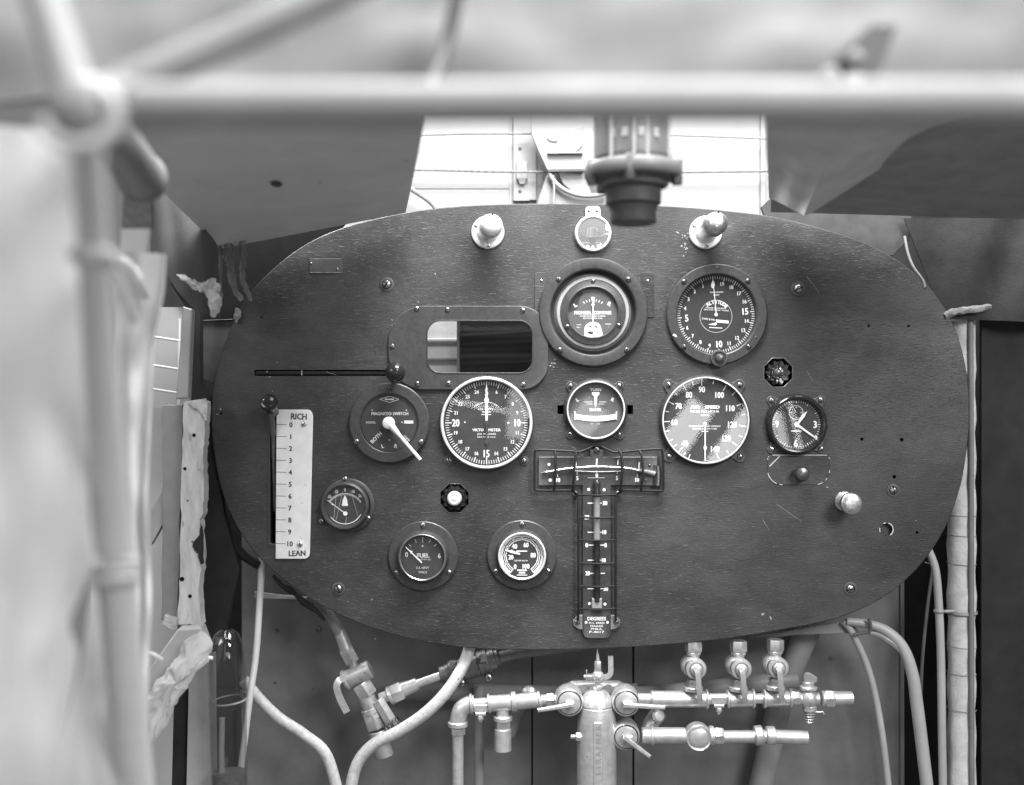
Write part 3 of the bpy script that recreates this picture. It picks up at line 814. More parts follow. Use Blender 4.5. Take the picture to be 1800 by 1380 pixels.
# --- fluted knobs set in octagonal holes
def fluted(x, y, label, button):
    t = thing('fluted_knob', label, 'knob', at(x, y), 'fluted black knobs in eight-sided holes')
    b = MB(); n = 10
    prof = []
    pts = []
    for k in range(n * 4):
        a = 2 * math.pi * k / (n * 4); pts.append((23.5 + 2.2 * math.cos(n * a), a))
    low = [(r * math.cos(a), r * math.sin(a), -20) for r, a in pts]; mid = [(r * math.cos(a), r * math.sin(a), -4) for r, a in pts]
    top = [((r - 3) * .93 * math.cos(a), (r - 3) * .93 * math.sin(a), 1.5) for r, a in pts]
    inn = [(10 * math.cos(a), 10 * math.sin(a), -6 + (1.5 if k % 4 == 0 else 0)) for k, (r, a) in enumerate(pts)]
    N = n * 4; vs_ = low + mid + top + inn + [(0, 0, -7)]
    fs = [(l * N + k, l * N + (k + 1) % N, (l + 1) * N + (k + 1) % N, (l + 1) * N + k) for l in range(3) for k in range(N)] + [(3 * N + k, 3 * N + (k + 1) % N, 4 * N) for k in range(N)]
    b.add(vs_, fs); b.build('knob', 'wire_black' if button else 'dark_chrome', t, sharp=25)
    if button:
        MB().lathe([(13, -8), (13, 4), (12.4, 7), (10.5, 9), (7.5, 9.6), (6, 8.6), (4, 9.4), (0, 9.8)], 36).build('button', 'bright_metal', t)
    else:
        MB().lathe([(8, -8), (7, -3), (4, -1.5), (0, -1)], 24).build('centre_stud', 'dark_screw', t)
    MB().ring(oct_(0, 0, 28.4), oct_(0, 0, 26.6), -3, .5, .3).build('hole_edge', 'dark_screw', t)
fluted(1368, 655, 'fluted black knob without a button, right of the altimeter', False)
fluted(799, 876, 'fluted black knob with a bright nickel centre button, under the tachometer', True)

# --- mixture quadrant
t = thing('mixture_scale', 'tall ivory scale plate marked RICH 0 to 10 LEAN', 'scale plate', at(518, 851))
pl = [(-31.5, 131), (24, 131), (28, 129), (31, 125), (32.5, 119), (27, -121), (26, -126), (22, -130), (18, -131), (-33, -131)]
MB().prism([(x + (0 if k else 0), y) for k, (x, y) in enumerate(pl)][::-1], .3, 3.0, .6).build('plate', 'ivory', t)
b = MB(); z = 3.15
b.text('RICH', 10.5, 8, 119, z, R(-2), wid=27).text('LEAN', 9.5, 5, -121, z, R(2), wid=29)
for k in range(11):
    y = 105 - k * 20.9; x = -2.5 * k / 10
    b.line((-31 + x, y), (-13 + x, y - .5), .9, z)
    b.text(str(k), 8.6, -6 + x + (1 if k == 10 else 0), y - .5, z, 0, .95)
b.build('lettering', 'ink', t)
for x, y in ((17, 106), (10, -105)): screw(t, x, y, 2.7, 5.2, 'worn_nickel')
t = thing('mixture_lever', 'dark slotted lever with a round top knob beside the ivory RICH LEAN scale', 'lever', at(481, 840))
MB().ring(rrect(-9, 7, -119, 126, 5, 4), rrect(-6, 5, -116, 122, 4, 4), .2, 2, .4).build('slot_plate', 'black_enamel', t)
MB().tube(spline([(0, -60, -10), (-1, 20, -6), (0, 80, 6), (1, 112, 22), (1, 128, 30)], 5), [3.5] * 10 + [5] * 10 + [6.5], 12).build('arm', 'dark_fitting', t)
MB().lathe([(10, -14), (11, 0), (12, 10), (14, 18), (15, 24), (14.6, 28), (13, 30), (10.5, 30.6), (9, 29.6), (0, 29)], 32, (1, 122, 20), (0.0, .42, .9)).build('knob', 'gloss_black', t)

# --- small needle gauge (worn face)
t = thing('needle_gauge', 'small gauge with worn glassy face and arc scale, needle left, by the ivory scale', 'gauge', at(607, 889))
MB().lathe([(47, 0.2), (47, 4), (45.5, 5.2), (40, 5.6)], 56, (5, 1, 0)).build('flange', 'black_enamel', t)
MB().lathe([(44, 0.4), (43, 8), (41.5, 12), (39, 13.6), (36.5, 13.2), (35, 10), (34.6, 3)], 56).build('bezel', 'black_enamel', t)
MB().disc(35, 4).build('dial', 'dial_black', t)
b = MB(); z = 4.3
for k in range(31): b.tick(0, -13, -51 + k * 3.5, 32, 36, .7, z)
arc = [(34.6 * math.sin(R(-51 + k * 3.5)), -13 + 34.6 * math.cos(R(-51 + k * 3.5))) for k in range(31)]
for p, q2 in zip(arc, arc[1:]): b.line(p, q2, .8, z)
for s, a in (('20', -44), ('10', -22), ('0', 0), ('10', 22), ('20', 42)): b.text(s, 5.5, 41.5 * math.sin(R(a)) * .95, -13 + 41.5 * math.cos(R(a)), z, 0, .8, bold=.2)
b.prism([(-5, 0), (5, 0), (4, 10), (1, 18), (-1, 18), (-4, 10)], z - .2, z).flat([(-5.5, 2), (5.5, 2), (5.5, 3.6), (-5.5, 3.6)], z + .3)
rim = [(31.5 * math.sin(R(a)), 31.5 * math.cos(R(a))) for a in range(118, 236, 6)]
for p, q2 in zip(rim, rim[1:]): b.line(p, q2, 1.3, z)
b.build('lettering', 'lume', t)
b = MB(); b.line((1, -13), (-31, 11), 1.6, 6.6, .9).disc(3.8, 6.8, (1, -13), 20).prism([(-22, 6), (-20, 2), (-23, 2)], 6.2, 6.9); b.build('needle', 'lume', t)
b = MB(); b.line((-14, 25), (-19, -24), .6, 9.8).line((-3, 26), (-15, -25), .5, 9.8).line((4, -18), (1, -33), .6, 9.8).line((10, 28), (24, -18), .4, 9.8); b.build('glass_cracks', 'paint_dim', t)
glass(t, 35.2, 10)
for x, y in ((0, 47), (41, -22), (-41, -26)): screw(t, x, y, 4.4, 4.8, 'screw_metal')

# --- fuel gauge and pressure gauge
def small_gauge(name, label, x, y, fr, br, bezel_mat):
    t = thing(name, label, 'gauge', at(x, y), 'two flanged gauges at the foot of the board')
    MB().lathe([(fr, 0.2), (fr, 4.2), (fr - 1.5, 5.4), (br + 1, 6)], 64).build('flange', 'black_enamel', t)
    MB().lathe([(br + 4, 5), (br + 3, 12), (br + 1.5, 17), (br, 19.5), (br - 2, 20), (br - 3.4, 18.5), (br - 4, 14), (br - 4.2, 8)], 64).build('bezel', bezel_mat, t)
    for a in (0, 122, -122): screw(t, (fr - 7) * math.sin(R(a)), (fr - 7) * math.cos(R(a)), 5, 4.8, 'screw_metal')
    return t
t = small_gauge('fuel_gauge', 'FUEL gauge with dark flange, needle near zero, at lower left of the board', 744, 977, 61, 42, 'black_enamel')
MB().lathe([(40.5, 19.6), (39.5, 20.8), (38.4, 19.8)], 64).build('rim_line', 'brass_dull', t)
MB().disc(38.4, 13).build('dial', 'dial_grey', t)
b = MB(); z = 13.3
for a in (-48, -24, 0, 24, 47): b.tick(0, 0, a, 24 if a == 0 else 27, 35 if a == 0 else 33, 1.1, z)
b.disc(1.5, z, (0, 19), 12)
b.text('0', 8.5, -28, 4, z, 0, .85).text('6', 8.5, 29, 2, z, 0, .85).text('FUEL', 7.2, 1, 2.5, z, wid=21, bold=.45).text('CAPACITY IN 10 GALS.', 2.6, 2, -4.5, z, wid=24).text('U.S. NAVY', 4, 0, -19, z, wid=22, bold=.2).text('TYPE B', 4, 0, -27, z, wid=15, bold=.2)
b.build('lettering', 'paint_dim', t)
b = MB(); b.line((-1, -10), (-30, 18), 2.4, 15.6, 1.2).prism([(-24, 12.5), (-17, 9.5), (-20, 5.5)], 15, 15.7); b.build('needle', 'lume', t)
glass(t, 38.6, 17)
t = small_gauge('pressure_gauge', 'gauge with white ringed dial marked 0 to 100, second at the foot of the board', 917.5, 975, 61, 42, 'black_enamel')
MB().lathe([(42.4, 17.5), (41.4, 20.4), (39.6, 21), (38, 19.6)], 64).build('bright_rim', 'bright_metal', t)
MB().disc(38.2, 13).build('dial', 'dial_grey', t)
b = MB(); z = 13.3
def ringarc(b, r0, r1, a0, a1, z, st=6):
    n = max(1, int((a1 - a0) / st)); pr = []
    for k in range(n):
        u, v = R(a0 + (a1 - a0) * k / n), R(a0 + (a1 - a0) * (k + 1) / n)
        b.flat([(r0 * math.sin(u), r0 * math.cos(u)), (r0 * math.sin(v), r0 * math.cos(v)), (r1 * math.sin(v), r1 * math.cos(v)), (r1 * math.sin(u), r1 * math.cos(u))], z)
ringarc(b, 33.5, 37.8, -146, 146, z); ringarc(b, 30.3, 31.4, -146, 146, z); ringarc(b, 27, 28.6, -146, 146, z)  # wide outer band: printed ring, with a glass reflection painted into it
for k in range(11): b.tick(0, 0, -146 + k * 29.2, 27, 36, 1.6, z)
for s, x, y in (('0', -12, -19), ('20', -19.5, -2.5), ('40', -13, 16.5), ('60', 7, 19), ('80', 19.5, 1), ('100', 7, -18.5)): b.text(s, 8, x, y, z, 0, .78, bold=.35)
b.flat([(-10, 7), (9, 7), (9, 9), (-10, 9)], z).text('LBS PER SQ IN', 2.4, -2, -8.5, z, wid=23, bold=.2).flat([(-9, -26.5), (9, -26.5), (8, -24), (-8, -24)], z).flat([(-5.5, -31), (5.5, -31), (5.5, -28), (-5.5, -28)], z).flat([(-9, -34.5), (9, -34.5), (9, -33), (-9, -33)], z)
b.build('lettering', 'lume', t)
b = MB(); b.prism([(-4, 2), (-3, 4.5), (-14, 8), (-18, 10.5), (-21, 9.5), (-29, 11), (-29, 9.5), (-21, 6), (-16, 4.5)], 14.6, 15.4); b.build('needle', 'lume', t)
glass(t, 38.4, 17)

# --- instrument lamps
def panel_lamp(x, y, label, tilt, brass):
    t = thing('instrument_lamp', label, 'lamp', at(x, y), 'instrument lamps along the top of the board')
    ax = Vector(tilt).normalized(); m = 'worn_nickel'
    MB().lathe([(29, .2), (29, 3), (27.5, 4.6), (20, 5.2), (17, 8), (16, 10), (0, 10)], 48).build('flange', 'bright_metal', t)
    MB().lathe([(16.5, 0), (16.5, 22), (17.6, 24), (17.6, 34), (16.4, 36), (0, 36)], 40, (0, 0, 6), ax).build('barrel', 'worn_nickel', t)
    cap = MB().lathe([(18.2, 30), (19.6, 32), (20, 44), (19.6, 54), (18, 60), (14, 64.5), (8, 67.4), (0, 68.4)], 48, (0, 0, 6), ax).build('cap', brass, t)
    p = ax * 66 + Vector((0, 15.5, 3)); MB().cyl(p - Vector((0, 0, 4)), p + Vector((0, .5, 1.0)), 1.5, seg=10).build('cap_slot', 'hole_black', cap)
    for a in (-60, 60, 178): screw(t, 23.5 * math.sin(R(a)), 23.5 * math.cos(R(a)), 4, 4.2, 'worn_nickel')
    return t
panel_lamp(857.5, 408.5, 'nickel capped instrument lamp near the top of the board, left of the round mirror', (.14, .07, 1), 'bright_metal')
panel_lamp(1240, 409, 'nickel capped instrument lamp above the altimeter', (.17, .16, 1), 'worn_nickel')

# --- round mirror
t = thing('round_mirror', 'small round mirror in a bright rim, hung from a two-screw tab above the compass', 'mirror', at(1042, 411))
MB().prism(rrect(-13, 13, 30, 48, (1, 6, 6, 1), 5), .2, 3, .6).build('tab', 'ivory', t)
MB().box(-14, 14, 27.5, 30.5, .4, 4.5, .6).build('hinge', 'worn_nickel', t)
for x in (-6.5, 6.5): screw(t, x, 40, 2.6, 3.4, 'screw_metal')
MB().lathe([(32, .3), (32.6, 4), (32, 8), (30.5, 10), (28.6, 10.2), (27.4, 8.6), (27.2, 6)], 56).build('rim', 'bright_metal', t)
MB().lathe([(27.8, 8), (20, 9.2), (10, 9.9), (0, 10.2)], 48).build('mirror_face', 'mirror', t)

# --- bright round pull knob
t = thing('pull_knob', 'bright round nickel pull knob on the right side of the board', 'knob', at(1484, 881))
MB().lathe([(17.5, .2), (17.5, 3), (16.4, 4.4), (12, 5), (0, 5)], 36).build('base', 'worn_nickel', t)
MB().lathe([(7, 4), (6.6, 26), (9, 30)], 24).build('stem', 'worn_nickel', t)
MB().lathe([(9, 29), (15, 31), (18.2, 34), (19, 39), (18.2, 44), (15.5, 46.5), (8, 47.6), (0, 48)], 40).build('head', 'worn_nickel', t)

# --- small dark name plate
t = thing('name_plate', 'tiny dark rectangular plate on the upper left of the board', 'plate', at(573, 467))
MB().box(-29, 29, -12.5, 12.5, .2, 1.4, .5).build('plate', 'dark_paint', t)
MB().line((-28, -12), (-10, -12.4), 1, 1.6).line((-10, -12.4), (28, -12.4), .6, 1.6).line((-28, 12), (26, 12), .5, 1.6).build('edge_wear', 'chip_grey', t)
for x, y in ((20, -6), (-26, 4)): screw(t, x, y, 1, 2.2, 'screw_metal')

# --- inclinometer with wire guard
t = thing('inclinometer', 'T-shaped inclinometer with glass tubes behind a wire guard, DEGREES plate at its foot', 'inclinometer', at(1048.5, 840))
X = lambda x: x - 1048.5
Y = lambda y: 840 - y
T_ = [(X(947), Y(853)), (X(1023.5), Y(853)), (X(1023.5), Y(1112)), (X(1027), Y(1118)), (X(1033), Y(1121)), (X(1064), Y(1121)), (X(1070), Y(1118)), (X(1073.5), Y(1112)), (X(1073.5), Y(853)), (X(1154), Y(853)), (X(1154), Y(803)), (X(1060), Y(803)), (X(1060), Y(790)), (X(1037), Y(790)), (X(1037), Y(803)), (X(947), Y(803))]
MB().prism(T_, .3, 5, .8).build('back_plate', 'black_enamel', t)
for sx_ in (-1, 1):
    MB().prism([(sx_ * 24, Y(1080)), (sx_ * 34, Y(1082)), (sx_ * 41, Y(1090)), (sx_ * 40, Y(1099)), (sx_ * 33, Y(1105)), (sx_ * 24, Y(1106))][::-sx_], .3, 4, .6).build('ear', 'black_enamel', t)
    screw(t, sx_ * 34, Y(1092.5), 3.6, 5, 'screw_metal')
b = MB(); z = 5.2
for s, x, y, h in (('10', 981, 843.5, 7), ('5', 1014.5, 840, 7), ('0', 1048.7, 835, 7), ('5', 1084, 840, 7), ('10', 1119.5, 843, 7), ('30', 1063, 884, 7), ('20', 1031.5, 908.7, 7), ('10', 1062, 934.7, 7), ('0', 1031, 957.5, 7.5), ('0', 1064, 957.5, 7.5), ('10', 1061, 984, 7), ('20', 1032.6, 1007, 7), ('30', 1064.5, 1034, 7)):
    b.text(s, h, X(x), Y(y), z, 0, .8, bold=.35)
for x0, x1, y in ((1032.5, 1058, 884), (1036, 1062, 909), (1032.5, 1058, 935), (1034, 1044, 957.5), (1055, 1061, 957.5), (1032.5, 1056, 984), (1036, 1044, 1007), (1055.5, 1063, 1007), (1032.5, 1045, 1034), (1055, 1061, 1034)):
    b.line((X(x0), Y(y)), (X(x1), Y(y)), 1.5, z)
for x, y0, y1, w in ((1048.8, 806, 817, 2.2), (1012, 809, 818, 1.8), (1086, 808, 817, 1.8), (976.5, 810, 822, 1.5), (1123, 812, 824, 1.6), (979.5, 833, 838, 1.2), (1014, 829, 834, 1.2), (1048.7, 827, 831, 1.2), (1085, 829, 833, 1.2), (1120, 833, 838, 1.2)): b.line((X(x), Y(y0)), (X(x) + (.6 if x < 1048 else -.6), Y(y1)), w, z)
b.text('DEGREES', 6, 0, Y(1086.5), z, wid=32, bold=.25).text('W.C. RIEKER', 3.6, 0, Y(1094), z, wid=28, bold=.2).text('MAKER', 3.4, 0, Y(1099.5), z, wid=22, bold=.2).text('PHILA.', 3.4, 0, Y(1104.5), z, wid=20, bold=.2).text('P-4017', 3.8, 0, Y(1109.8), z, wid=26, bold=.25)
for x, y, r in ((1034.5, 860, 2.6), (1061.5, 860.5, 2.6), (1036, 1060, 2.6), (1063, 1061, 2.6), (1030, 1093, 2.4), (1067.5, 1093, 2.4), (965, 816, 2.6), (967, 843.5, 3)): b.disc(r, z, (X(x), Y(y)), 14)
b.line((-16, Y(839.5)), (14, Y(839.5)), .6, z)
b.build('lettering', 'paint_white', t)
b = MB(); b.tube([(0, Y(948), 9), (0, Y(1056), 9)], 5.6, 16); b.build('empty_tube', 'gloss_black', t)
b = MB(); b.tube([(0, Y(868), 9), (0, Y(948), 9)], 6, 16); b.build('filled_tube', 'tube_grey', t)
b = MB(); b.lathe([(6.6, -14), (6.6, 9), (5.6, 13), (3.4, 15.4), (0, 16.2)], 24, (0, Y(858), 9), (0, 1, 0)); b.build('tube_end', 'gloss_black', t)
b = MB(); b.box(-9, 9, Y(1068), Y(1050), 4, 12, 1.5); b.build('tube_foot', 'black_enamel', t)
arc = spline([(X(960), Y(829.5), 9), (X(1000), Y(823), 9.5), (X(1049), Y(820), 9.5), (X(1100), Y(822.5), 9.5), (X(1122), Y(826.5), 9)], 8)
MB().tube(arc, 2.0, 14).build('bubble_tube', 'nickel', t)
MB().tube([arc[0] + Vector((-9, -2, 0)), arc[0]], [2, 3], 10).build('tube_tip', 'dark_screw', t)
MB().tube([arc[-1], arc[-1] + Vector((14, -3, 0)), arc[-1] + Vector((28, -6, 0))], [3.2, 5, 5], 14).build('tube_cap', 'black_enamel', t)
lo = spline([(X(1009), Y(823), 12), (X(1010), Y(826.5), 12), (X(1030), Y(828), 12), (X(1049), Y(828.6), 12), (X(1075), Y(828), 12), (X(1090), Y(827), 12), (X(1092), Y(822), 12)], 6)
MB().tube(lo, 1.1, 8).build('guard_loop', 'nickel', t)
b = MB(); b.grid(lambda u, v: (X(1147) + u * 14 + 1.5 * math.sin(v * 3.14), Y(851) + v * 34 - u * 3, 6 + 10 * math.sin(u * 2.6 + .2)), 10, 6, 1.0); b.build('clip', 'screw_metal', t, sharp=60)
for x, y in ((1141, 818), (1134, 844)): screw(t, X(x), Y(y), 4.8, 2.8, 'dark_screw')
wz = 16
cage = spline([(X(1012), Y(868), 6), (X(1004), Y(861.5), 10), (X(975), Y(861.5), 12), (X(945), Y(861), 12), (X(939.8), Y(856), 12), (X(939.5), Y(825), 12), (X(940), Y(796), 12), (X(945), Y(790.5), 12), (X(975), Y(791), 12), (X(1008), Y(793), 12), (X(1020), Y(793), 10), (X(1034), Y(788), 8), (X(1042), Y(784), 6), (X(1049), Y(783.5), 6), (X(1056), Y(784.5), 6), (X(1064), Y(788), 8), (X(1076), Y(793.5), 10), (X(1090), Y(794), 12), (X(1125), Y(790.5), 12), (X(1156), Y(789), 12), (X(1162), Y(792), 12), (X(1164), Y(810), 12), (X(1164.5), Y(850), 12), (X(1163), Y(860.5), 12), (X(1158), Y(861.8), 12), (X(1125), Y(861), 12), (X(1095), Y(861), 10), (X(1084), Y(868), 6)], 4)
MB().tube(cage, 2.2, 8).build('guard_frame', 'wire_black', t)
for x0, x1 in ((975, 974), (1011, 1007), (1087, 1090), (1122, 1126)):
    q2 = spline([(X(x0), Y(791.5), 12), (X(x0 + (x1 - x0) * .2 + (3 if x0 > 1048 else 1)), Y(800), 17), (X(x1 + (2 if x0 > 1048 else 1)), Y(826), 19), (X(x1), Y(852), 16), (X(x1 - 1), Y(862), 12)], 5)
    MB().tube(q2, 2.2, 8).build('guard_wire', 'wire_black', t)
for sx_ in (-1, 1):
    MB().tube([(sx_ * 33.5, Y(866), 9), (sx_ * 32.5, Y(880), 12), (sx_ * 32.5, Y(1075), 12), (sx_ * 33.5, Y(1090), 7)], 2.1, 8).build('guard_rail', 'wire_black', t)
    screw(t, sx_ * 38, Y(867.5), 1, 5.2, 'screw_metal')
for y in (868.5, 908, 947.5, 988, 1028, 1067.5):
    MB().tube(spline([(-33, Y(y), 11.5), (-20, Y(y) - .3, 15), (0, Y(y) - .6, 17.5), (20, Y(y) - .3, 15), (33, Y(y), 11.5)], 3), 1.9, 8).build('guard_rung', 'wire_black', t)
screw(t, 0, Y(791), 4, 6.4, 'dark_screw')
# ------------------------------------------------------------------ around the board
def tubeG(pts, r, seg=16, n=6, wobble=0.0):
    """tube through points given as (x, y, height) with r its apparent radius there; returns builder and anchor"""
    P = [G(*p[:3]) for p in pts]
    ks = [(DU - p[2]) / DU for p in pts]
    rs = r if isinstance(r, (list, tuple)) else [r] * len(pts)
    Q = spline([(*p, rr * k) for p, rr, k in zip(P, rs, ks)] if False else P, n)
    m = len(Q); rad = []
    for i in range(m):
        u = i / n; a = min(int(u), len(pts) - 1); c = min(a + 1, len(pts) - 1); f = u - a
        rad.append((rs[a] * ks[a]) * (1 - f) + (rs[c] * ks[c]) * f)
    return MB().tube([q - P[0] for q in Q], rad, seg), P[0]

def simple(name, mb_at, m, label, cat, group=None, kind=None, sharp=35):
    mb, p0 = mb_at
    o = mb.build(name, m, None, p0, sharp); return tag(o, label, cat, group, kind)

def sheetG(corners, nu=24, nv=16, thick=4.0, amp=0.0, sc=.01, bulge=0.0, seed=0.0, edge=None):
    """bent sheet spanned by four corners (TL, TR, BR, BL), each (x, y, height)"""
    A_, B_, C_, D_ = [G(*c) for c in corners]; p0 = D_.copy()
    def fn(u, v):
        p = A_ * (1 - u) * (1 - v) + B_ * u * (1 - v) + C_ * u * v + D_ * (1 - u) * v
        n = (B_ - A_).cross(D_ - A_).normalized()
        p = p + n * bulge * math.sin(math.pi * u) * math.sin(math.pi * v)
        if amp: p = p + n * amp * mnoise.noise(Vector((p.x * sc + seed, p.y * sc, p.z * sc)))
        if edge: p = p + edge(u, v)
        return p - p0
    return MB().grid(fn, nu, nv, thick), p0

def polyG(pts, z, thick=5.0, amp=0.0):
    """flat plate whose outline is given by its view directions at one height"""
    P = [G(x, y, z) for x, y in pts]; p0 = P[0].copy(); q = [((p - p0).x, (p - p0).y) for p in P]
    if sum(a[0] * b[1] - b[0] * a[1] for a, b in zip(q, q[1:] + q[:1])) < 0: q.reverse()
    return MB().prism(q, -thick, 0, min(1.0, thick * .3)), p0

# --- white back wall of the nose bay with its boards, ropes and brackets
wall = thing('back_wall', 'bright white boarded wall seen over the top of the instrument board', None, G(1000, 700, -230)); wall['kind'] = 'structure'
w0 = G(1000, 700, -230)
def wallbox(name, x0, x1, y0, y1, z1, m, th=6, bev=.8, par=wall):
    a = G(x0, y1, -230) - w0; b2 = G(x1, y0, -230) - w0
    return MB().box(a.x, b2.x, a.y, b2.y, z1 - th, z1, bev).build(name, m, par)
wallbox('board', 672, 897, 40, 332, 0, 'white_board'); wallbox('board', 672, 897, 333, 700, 0, 'white_board')
wallbox('board', 898.5, 1342, 40, 700, -1, 'white_board'); wallbox('board', 1343.5, 1500, 40, 700, -2.5, 'white_board')
wallbox('seam_strip', 895, 899.5, 40, 700, 1.6, 'bracket_grey', 3, .3)
wallbox('batten', 902, 943, 40, 353, 5, 'white_board', 7, 1.2)
wallbox('batten_end', 903, 931, 350, 354.5, 9, 'bracket_grey', 9, .6)
wallbox('corner_batten', 1336, 1345, 40, 420, 6, 'white_board', 8, 1.0)
tagb = wallbox('hook_tag', 908, 927, 286, 317, 12, 'white_board', 7, 1.0)
a = G(917.5, 317, -230) - w0
MB().prism([(-9, 2), (9, 2), (5, -9), (-4, -10)][::-1], 2, 12, .5).build('tag_hook', 'bracket_grey', wall, (a.x, a.y, 0))
b = MB(); a = G(917, 295, -230) - w0; b.text('C', 11, a.x, a.y + 2, 12.3, R(180)); a = G(917, 308, -230) - w0; b.line((a.x - 4, a.y), (a.x + 4, a.y + 5), 1, 12.3).line((a.x - 4, a.y), (a.x + 4, a.y - 5), 1, 12.3); b.build('tag_mark', 'bracket_grey', tagb)
for x, y in ((914, 262), (914, 337)):
    a = G(x, y, -230) - w0; MB().lathe([(3.4, 0), (3, 1.2), (0, 1.6)], 12).build('nail_head', 'dark_screw', wall, (a.x, a.y, 5))
def rope(pts, label, r=2.4, group='ropes across the white back wall'):
    P = spline([G(*p) for p in pts], 60); p0 = P[0].copy(); mb = MB()
    t_ = (P[-1] - P[0]).normalized(); n1 = Vector((0, 0, 1)); n2 = t_.cross(n1)
    Ltot = sum((b_ - a_).length for a_, b_ in zip(P, P[1:])); turns = Ltot / 14.0
    for s in range(3):
        Q = []
        for i, p in enumerate(P):
            a_ = 2 * math.pi * (turns * i / len(P) + s / 3)
            Q.append(p - p0 + (n1 * math.cos(a_) + n2 * math.sin(a_)) * r * .55)
        mb.tube(Q, r * .62, 6)
    return simple('rope', (mb, p0), 'rope', label, 'rope', group)
rope([(560, 245, -205), (760, 237, -205), (900, 235, -206), (1150, 237, -206), (1400, 246, -206)], 'upper twisted rope stretched across the white back wall', 2.0)
rope([(560, 297, -205), (760, 299, -205), (900, 302, -206), (1150, 303, -206), (1400, 300, -206)], 'lower twisted rope stretched across the white back wall', 2.6)
rope([(690, 310, -190), (722, 332, -190), (742, 345, -190), (757, 356, -190), (770, 372, -188)], 'short frayed rope end by the right edge of the left cowl sheet', 4.0, None)
# pulley bracket
t = thing('pulley_bracket', 'pale cast bracket with a half-round pulley guard left of the hanging sight', 'bracket', G(1000, 358, -180))
p0 = G(1000, 358, -180)
def rel(pts, z=-180): return [((G(x, y, z) - p0).x, (G(x, y, z) - p0).y) for x, y in pts]
def ccw(q): return q if sum(a[0] * b[1] - b[0] * a[1] for a, b in zip(q, q[1:] + q[:1])) > 0 else q[::-1]
MB().prism(ccw(rel([(932, 200), (1060, 200), (1060, 298), (1024, 300), (962, 299), (958, 290), (945, 262), (934, 235)])), -10, 0, 1).build('plate', 'white_board', t)
MB().prism(ccw(rel([(972, 262), (985, 240), (1003, 228), (1024, 222), (1024, 255), (1018, 264), (1008, 268), (972, 269)])), 0.5, 4, .8).build('web', 'bracket_grey', t)
MB().lathe([(10, 0), (10, 2), (0, 2)], 24, (*rel([(974, 240)])[0], .6), sx=1.4).build('oval_boss', 'bracket_grey', t)
MB().prism(ccw(rel([(962, 268), (1024, 268), (1024, 271.5), (962, 272)])), .5, 9, .6).build('ledge', 'bracket_grey', t)
MB().prism(ccw(rel([(963, 299), (1026, 298), (1026, 303), (962, 304)])), .5, 9, .6).build('ledge', 'dark_paint', t)
q = [(945, 359), (948, 345), (962, 304), (975, 303), (980, 318), (990, 330), (1005, 340), (1025, 346), (1045, 345), (1062, 340), (1062, 372), (945, 372)]
MB().prism(ccw(rel(q)), -20, -8, .8).build('guard_web', 'bracket_grey', t)
arcp = [G(962 + 72 + 72 * math.cos(R(a)), 287 + 58 * math.sin(R(a)), -180) - p0 + Vector((0, 0, 2)) for a in range(60, 172, 8)]
MB().tube(arcp, 4.5, 10).build('pulley_guard', 'white_board', t)
MB().prism(ccw(rel([(980, 300), (1026, 300), (1040, 340), (1025, 341), (1005, 335), (990, 322)])), -16, -4, .5).build('pulley', 'grey_paint', t)
MB().tube([G(972, 308, -176) - p0, G(974, 330, -176) - p0, G(973, 360, -176) - p0], 2.2, 8).build('cord', 'white_board', t)

# --- hanging drum sight in front of the board
t = thing('hanging_sight', 'dark stepped cylindrical sight hanging from the cross tube in front of the board', 'sight', G(1113, 395, 460))
z0 = 460; kk = (DU - z0) / DU; p0 = G(1113, 395, z0)
yv = lambda y: (395 - y) * kk
def drum(prof, name, m, seg=56): return MB().lathe([(r * kk, yv(y)) for r, y in prof], seg, (0, 0, 0), (0, 1, 0)).build(name, m, t)
drum([(0, 393), (34, 393), (37, 394), (40, 392), (41, 389), (40, 374), (42, 368), (43.5, 364), (42, 362)], 'lens_barrel', 'sight_dark')
drum([(42, 363), (46, 361), (49, 358), (49, 338), (51, 330), (54, 327), (54, 308), (52, 306)], 'middle_barrel', 'sight_dark')
drum([(54, 330), (60, 329), (62, 326), (62, 318), (74, 316), (84, 314), (86, 311), (86, 294), (84, 291), (72, 287), (70, 287)], 'flange_ring', 'sight_grey')
drum([(68, 289), (69, 286), (60, 284), (60, 280), (68, 278)], 'groove', 'white_board')
drum([(66, 288), (66, 190), (64, 188), (0, 188)], 'glass_drum', 'sight_grey')
for a in (30, 75, 95, 130, 180, 250, 320):
    a_ = R(a); x, zz = 67 * kk * math.cos(a_), 67 * kk * math.sin(a_)
    MB().cyl((x, yv(289), zz), (x, yv(190), zz), 2.4, seg=10).build('pillar', 'post_paint', t)
for a in (20, 100, 160, 230, 300):
    a_ = R(a); MB().hexn((78 * kk * math.cos(a_), yv(330), 78 * kk * math.sin(a_)), (78 * kk * math.cos(a_), yv(286), 78 * kk * math.sin(a_)), 7.5).build('bolt', 'dark_fitting', t)
for k, a in enumerate((60, 84, 108, 128)):
    a_ = R(a); b = MB(); b.M = Matrix.Translation((66.6 * kk * math.cos(a_), yv(245), 66.6 * kk * math.sin(a_))) @ Matrix.Rotation(math.pi / 2 - a_, 4, 'Y')
    b.box(-4, 4, -6, 5, 0, .8); b.build('card_mark', 'chip_grey', t)

